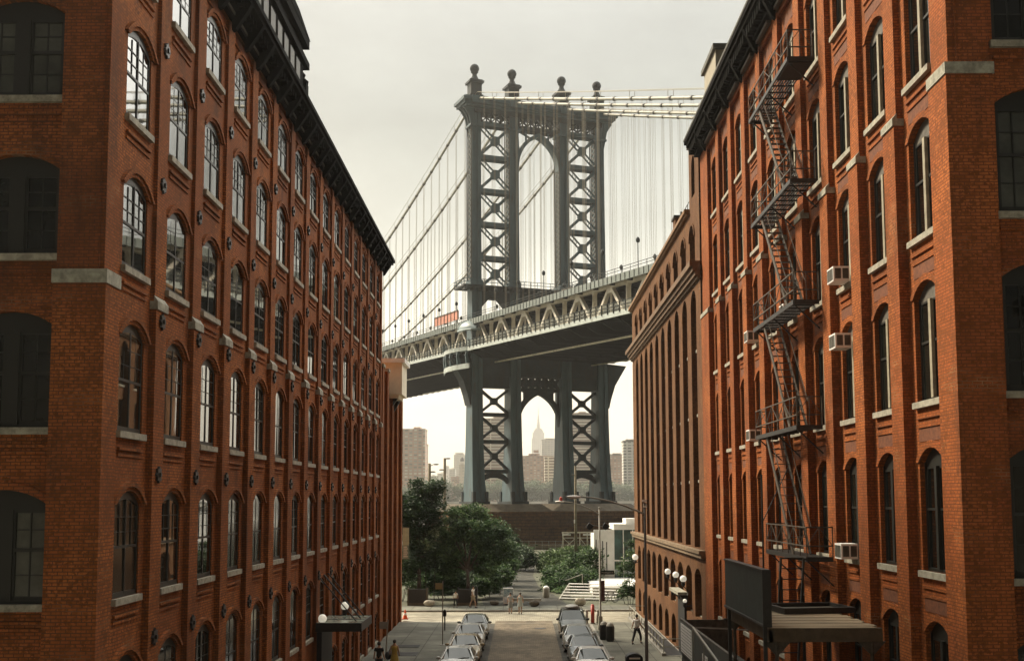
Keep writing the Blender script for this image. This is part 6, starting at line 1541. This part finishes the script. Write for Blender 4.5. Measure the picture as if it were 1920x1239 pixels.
def W(px, py, Y, rpx, rz=None, ry=None):
    """clump centre from the picture at distance Y with radii given in picture units"""
    p = at(px, py, Y); k = Y/F; return (p.x, p.y, p.z, rpx*k, (ry or rpx)*k, (rz or rpx)*k)
def local(cl, base): return [(c[0]-base[0], c[1]-base[1], c[2]-base[2], *c[3:]) for c in cl]
b = (-8.85, 102.6, 0)
plant('street_tree', 'tall dark green tree beside the left brick wing with a forked top', 'tree', b, local([W(783, 918, 104, 16, 18), W(818, 915, 105, 17, 20), W(775, 955, 103, 26, 24), W(812, 960, 104.5, 24, 26), W(768, 1000, 103, 24, 26), W(800, 1005, 104, 24, 26), W(775, 1045, 103, 26, 24), W(748, 960, 104, 22, 40), W(800, 1050, 104, 20, 20), W(790, 940, 105, 26, 22), W(762, 1075, 103, 18, 16)], b), 24000, .19, LF2, (4.2, .22), 3)
b = (-4.6, 102.4, 0)
plant('street_tree', 'broad mid green tree in the middle with pale upper leaves', 'tree', b, local([W(862, 968, 106, 28, 20), W(892, 962, 107, 26, 16), W(845, 995, 105, 30, 22), W(885, 1000, 104.5, 34, 24), W(925, 995, 106, 30, 22), W(835, 1035, 105, 30, 24), W(880, 1040, 104.5, 34, 22), W(928, 1035, 106, 30, 22), W(952, 1030, 107, 18, 18), W(905, 1062, 104, 28, 14), W(845, 1065, 104.5, 26, 14)], b), 34000, .17, LF1, (3.0, .2), 5)
b = (-7.9, 103.5, 0)
plant('shrub', 'shrub with cream edged leaves in front of the thick wooden pole', 'shrub', b, local([W(783, 1012, 103.2, 13, 12), W(800, 1022, 103, 12, 12), W(815, 1000, 103.4, 10, 9)], b), 700, .22, LF4, None, 8)
b = (-6.0, 108, 0)
plant('shrub', 'light green shrub filling the gap between the two planter boxes', 'shrub', b, local([W(805, 1085, 108, 22, 22), W(835, 1085, 108, 24, 24), W(862, 1092, 108, 18, 18), W(820, 1065, 109, 18, 14)], b), 9000, .19, LF1, None, 9)
b = (-2.6, 110, 0)
plant('shrub', 'dark shrub right of the middle tree trunk beside the path', 'shrub', b, local([W(915, 1085, 109, 22, 20), W(940, 1078, 111, 20, 18), W(900, 1100, 107, 18, 14), W(955, 1062, 118, 14, 14)], b), 9000, .19, LF1, None, 10)
b = (-11.5, 106, 0)
plant('shrub', 'low bush at the corner of the left wing under the leftmost tree', 'shrub', b, local([W(763, 1090, 105, 16, 14), W(775, 1105, 104, 12, 10), W(750, 1085, 106, 16, 16)], b), 1800, .16, LF3, None, 11)
b = (-.2, 150, 0)
plant('shrub', 'dark round bushes left of the top of the park path', 'shrub', b, local([W(975, 1040, 150, 22, 20), W(945, 1035, 152, 20, 22), W(990, 1050, 148, 15, 14), W(955, 1015, 155, 16, 12)], b), 9000, .28, LF2, None, 12)
b = (6.0, 150, 0)
plant('shrub', 'wide grassy green mound right of the path under the scaffold', 'shrub', b, local([W(1040, 1052, 150, 28, 20), W(1075, 1042, 155, 32, 16), W(1105, 1055, 148, 22, 24), W(1060, 1065, 146, 30, 20), W(1025, 1060, 147, 16, 14), W(1100, 1035, 158, 24, 10)], b), 26000, .24, LF3, None, 13, droop=.9)
b = (3.6, 116, 0)
plant('shrub', 'dark bush behind the steel litter bin beside the path', 'shrub', b, local([W(1045, 1098, 116, 24, 18), W(1072, 1085, 118, 26, 18), W(1035, 1082, 120, 16, 12), W(1095, 1080, 122, 22, 20), W(1058, 1108, 114, 16, 10)], b), 13000, .19, LF1, None, 14)
b = (10.0, 101.8, 0)
plant('small_tree', 'small leafy tree against the far corner of the brown building', 'tree', b, local([W(1185, 1045, 102, 16, 14), W(1172, 1068, 102, 14, 12), W(1190, 1070, 102, 14, 16), W(1192, 1020, 103, 12, 10), W(1200, 1050, 103, 14, 20)], b), 3200, .15, LF1, (3.0, .09), 15)
b = (9.4, 102.2, 0)
plant('shrub', 'green bush at the foot of the small tree by the bleacher steps', 'shrub', b, local([W(1178, 1100, 102, 16, 12), W(1192, 1110, 101.6, 16, 12), W(1168, 1112, 102, 10, 8)], b), 2200, .15, LF1, None, 16)
b = (-5.0, 118, 0)
plant('shrub', 'dense dark thicket behind the middle tree and the wooden pole', 'shrub', b, local([W(800, 1075, 118, 30, 30), W(840, 1070, 120, 34, 34), W(885, 1075, 119, 34, 30), W(925, 1060, 124, 34, 30), W(860, 1040, 128, 34, 26), W(775, 1070, 116, 24, 34), W(950, 1050, 132, 22, 24), W(915, 1100, 114, 26, 12), W(830, 1105, 113, 30, 12)], b), 20000, .26, LF2, None, 31)
b = (5.2, 128, 0)
plant('shrub', 'dark green hedge under the grassy mound left of the pavilion', 'shrub', b, local([W(1085, 1065, 126, 26, 26), W(1110, 1060, 124, 20, 30), W(1060, 1075, 128, 24, 22), W(1030, 1078, 132, 16, 16), W(1100, 1090, 120, 20, 18)], b), 11000, .22, LF1, None, 32)
# wooded far bank, one mass
def far_woods():
    rng = random.Random(21); cl = []
    x = -150
    while x < 150:
        r = rng.uniform(7, 11); cl.append((x, 1120+rng.uniform(-4, 8), 12+rng.uniform(0, 5.5), r, r*.6, r*rng.uniform(.9, 1.15))); x += rng.uniform(6, 9)
    v, f = foliage(cl, 46000, 1.5, rng); me = bpy.data.meshes.new('far_trees'); me.from_pydata(v, [], f); me.materials.append(leafmat('far bank leaves', (.10,.15,.09), (.15,.20,.12), (.20,.25,.15))); me.update(); tag(link('far_trees', me), kind='stuff')
far_woods()
# ---- haze over the river and the far city
def haze():
    m = MB(); m.box(-3600, 3600, -120, 9100, -4.5, 470); o = m.build('haze', bpy.data.materials.new('haze')); mt = o.data.materials[0]; mt.use_nodes = True; nt = mt.node_tree
    for n in list(nt.nodes):
        if n.type == 'BSDF_PRINCIPLED': nt.nodes.remove(n)
    pv = nt.nodes.new('ShaderNodeVolumePrincipled'); pv.inputs['Color'].default_value = (1, .975, .92, 1); pv.inputs['Density'].default_value = .00018; pv.inputs['Anisotropy'].default_value = .55
    nt.links.new(pv.outputs[0], nt.nodes['Material Output'].inputs['Volume'])
    tag(o, kind='stuff')
haze()
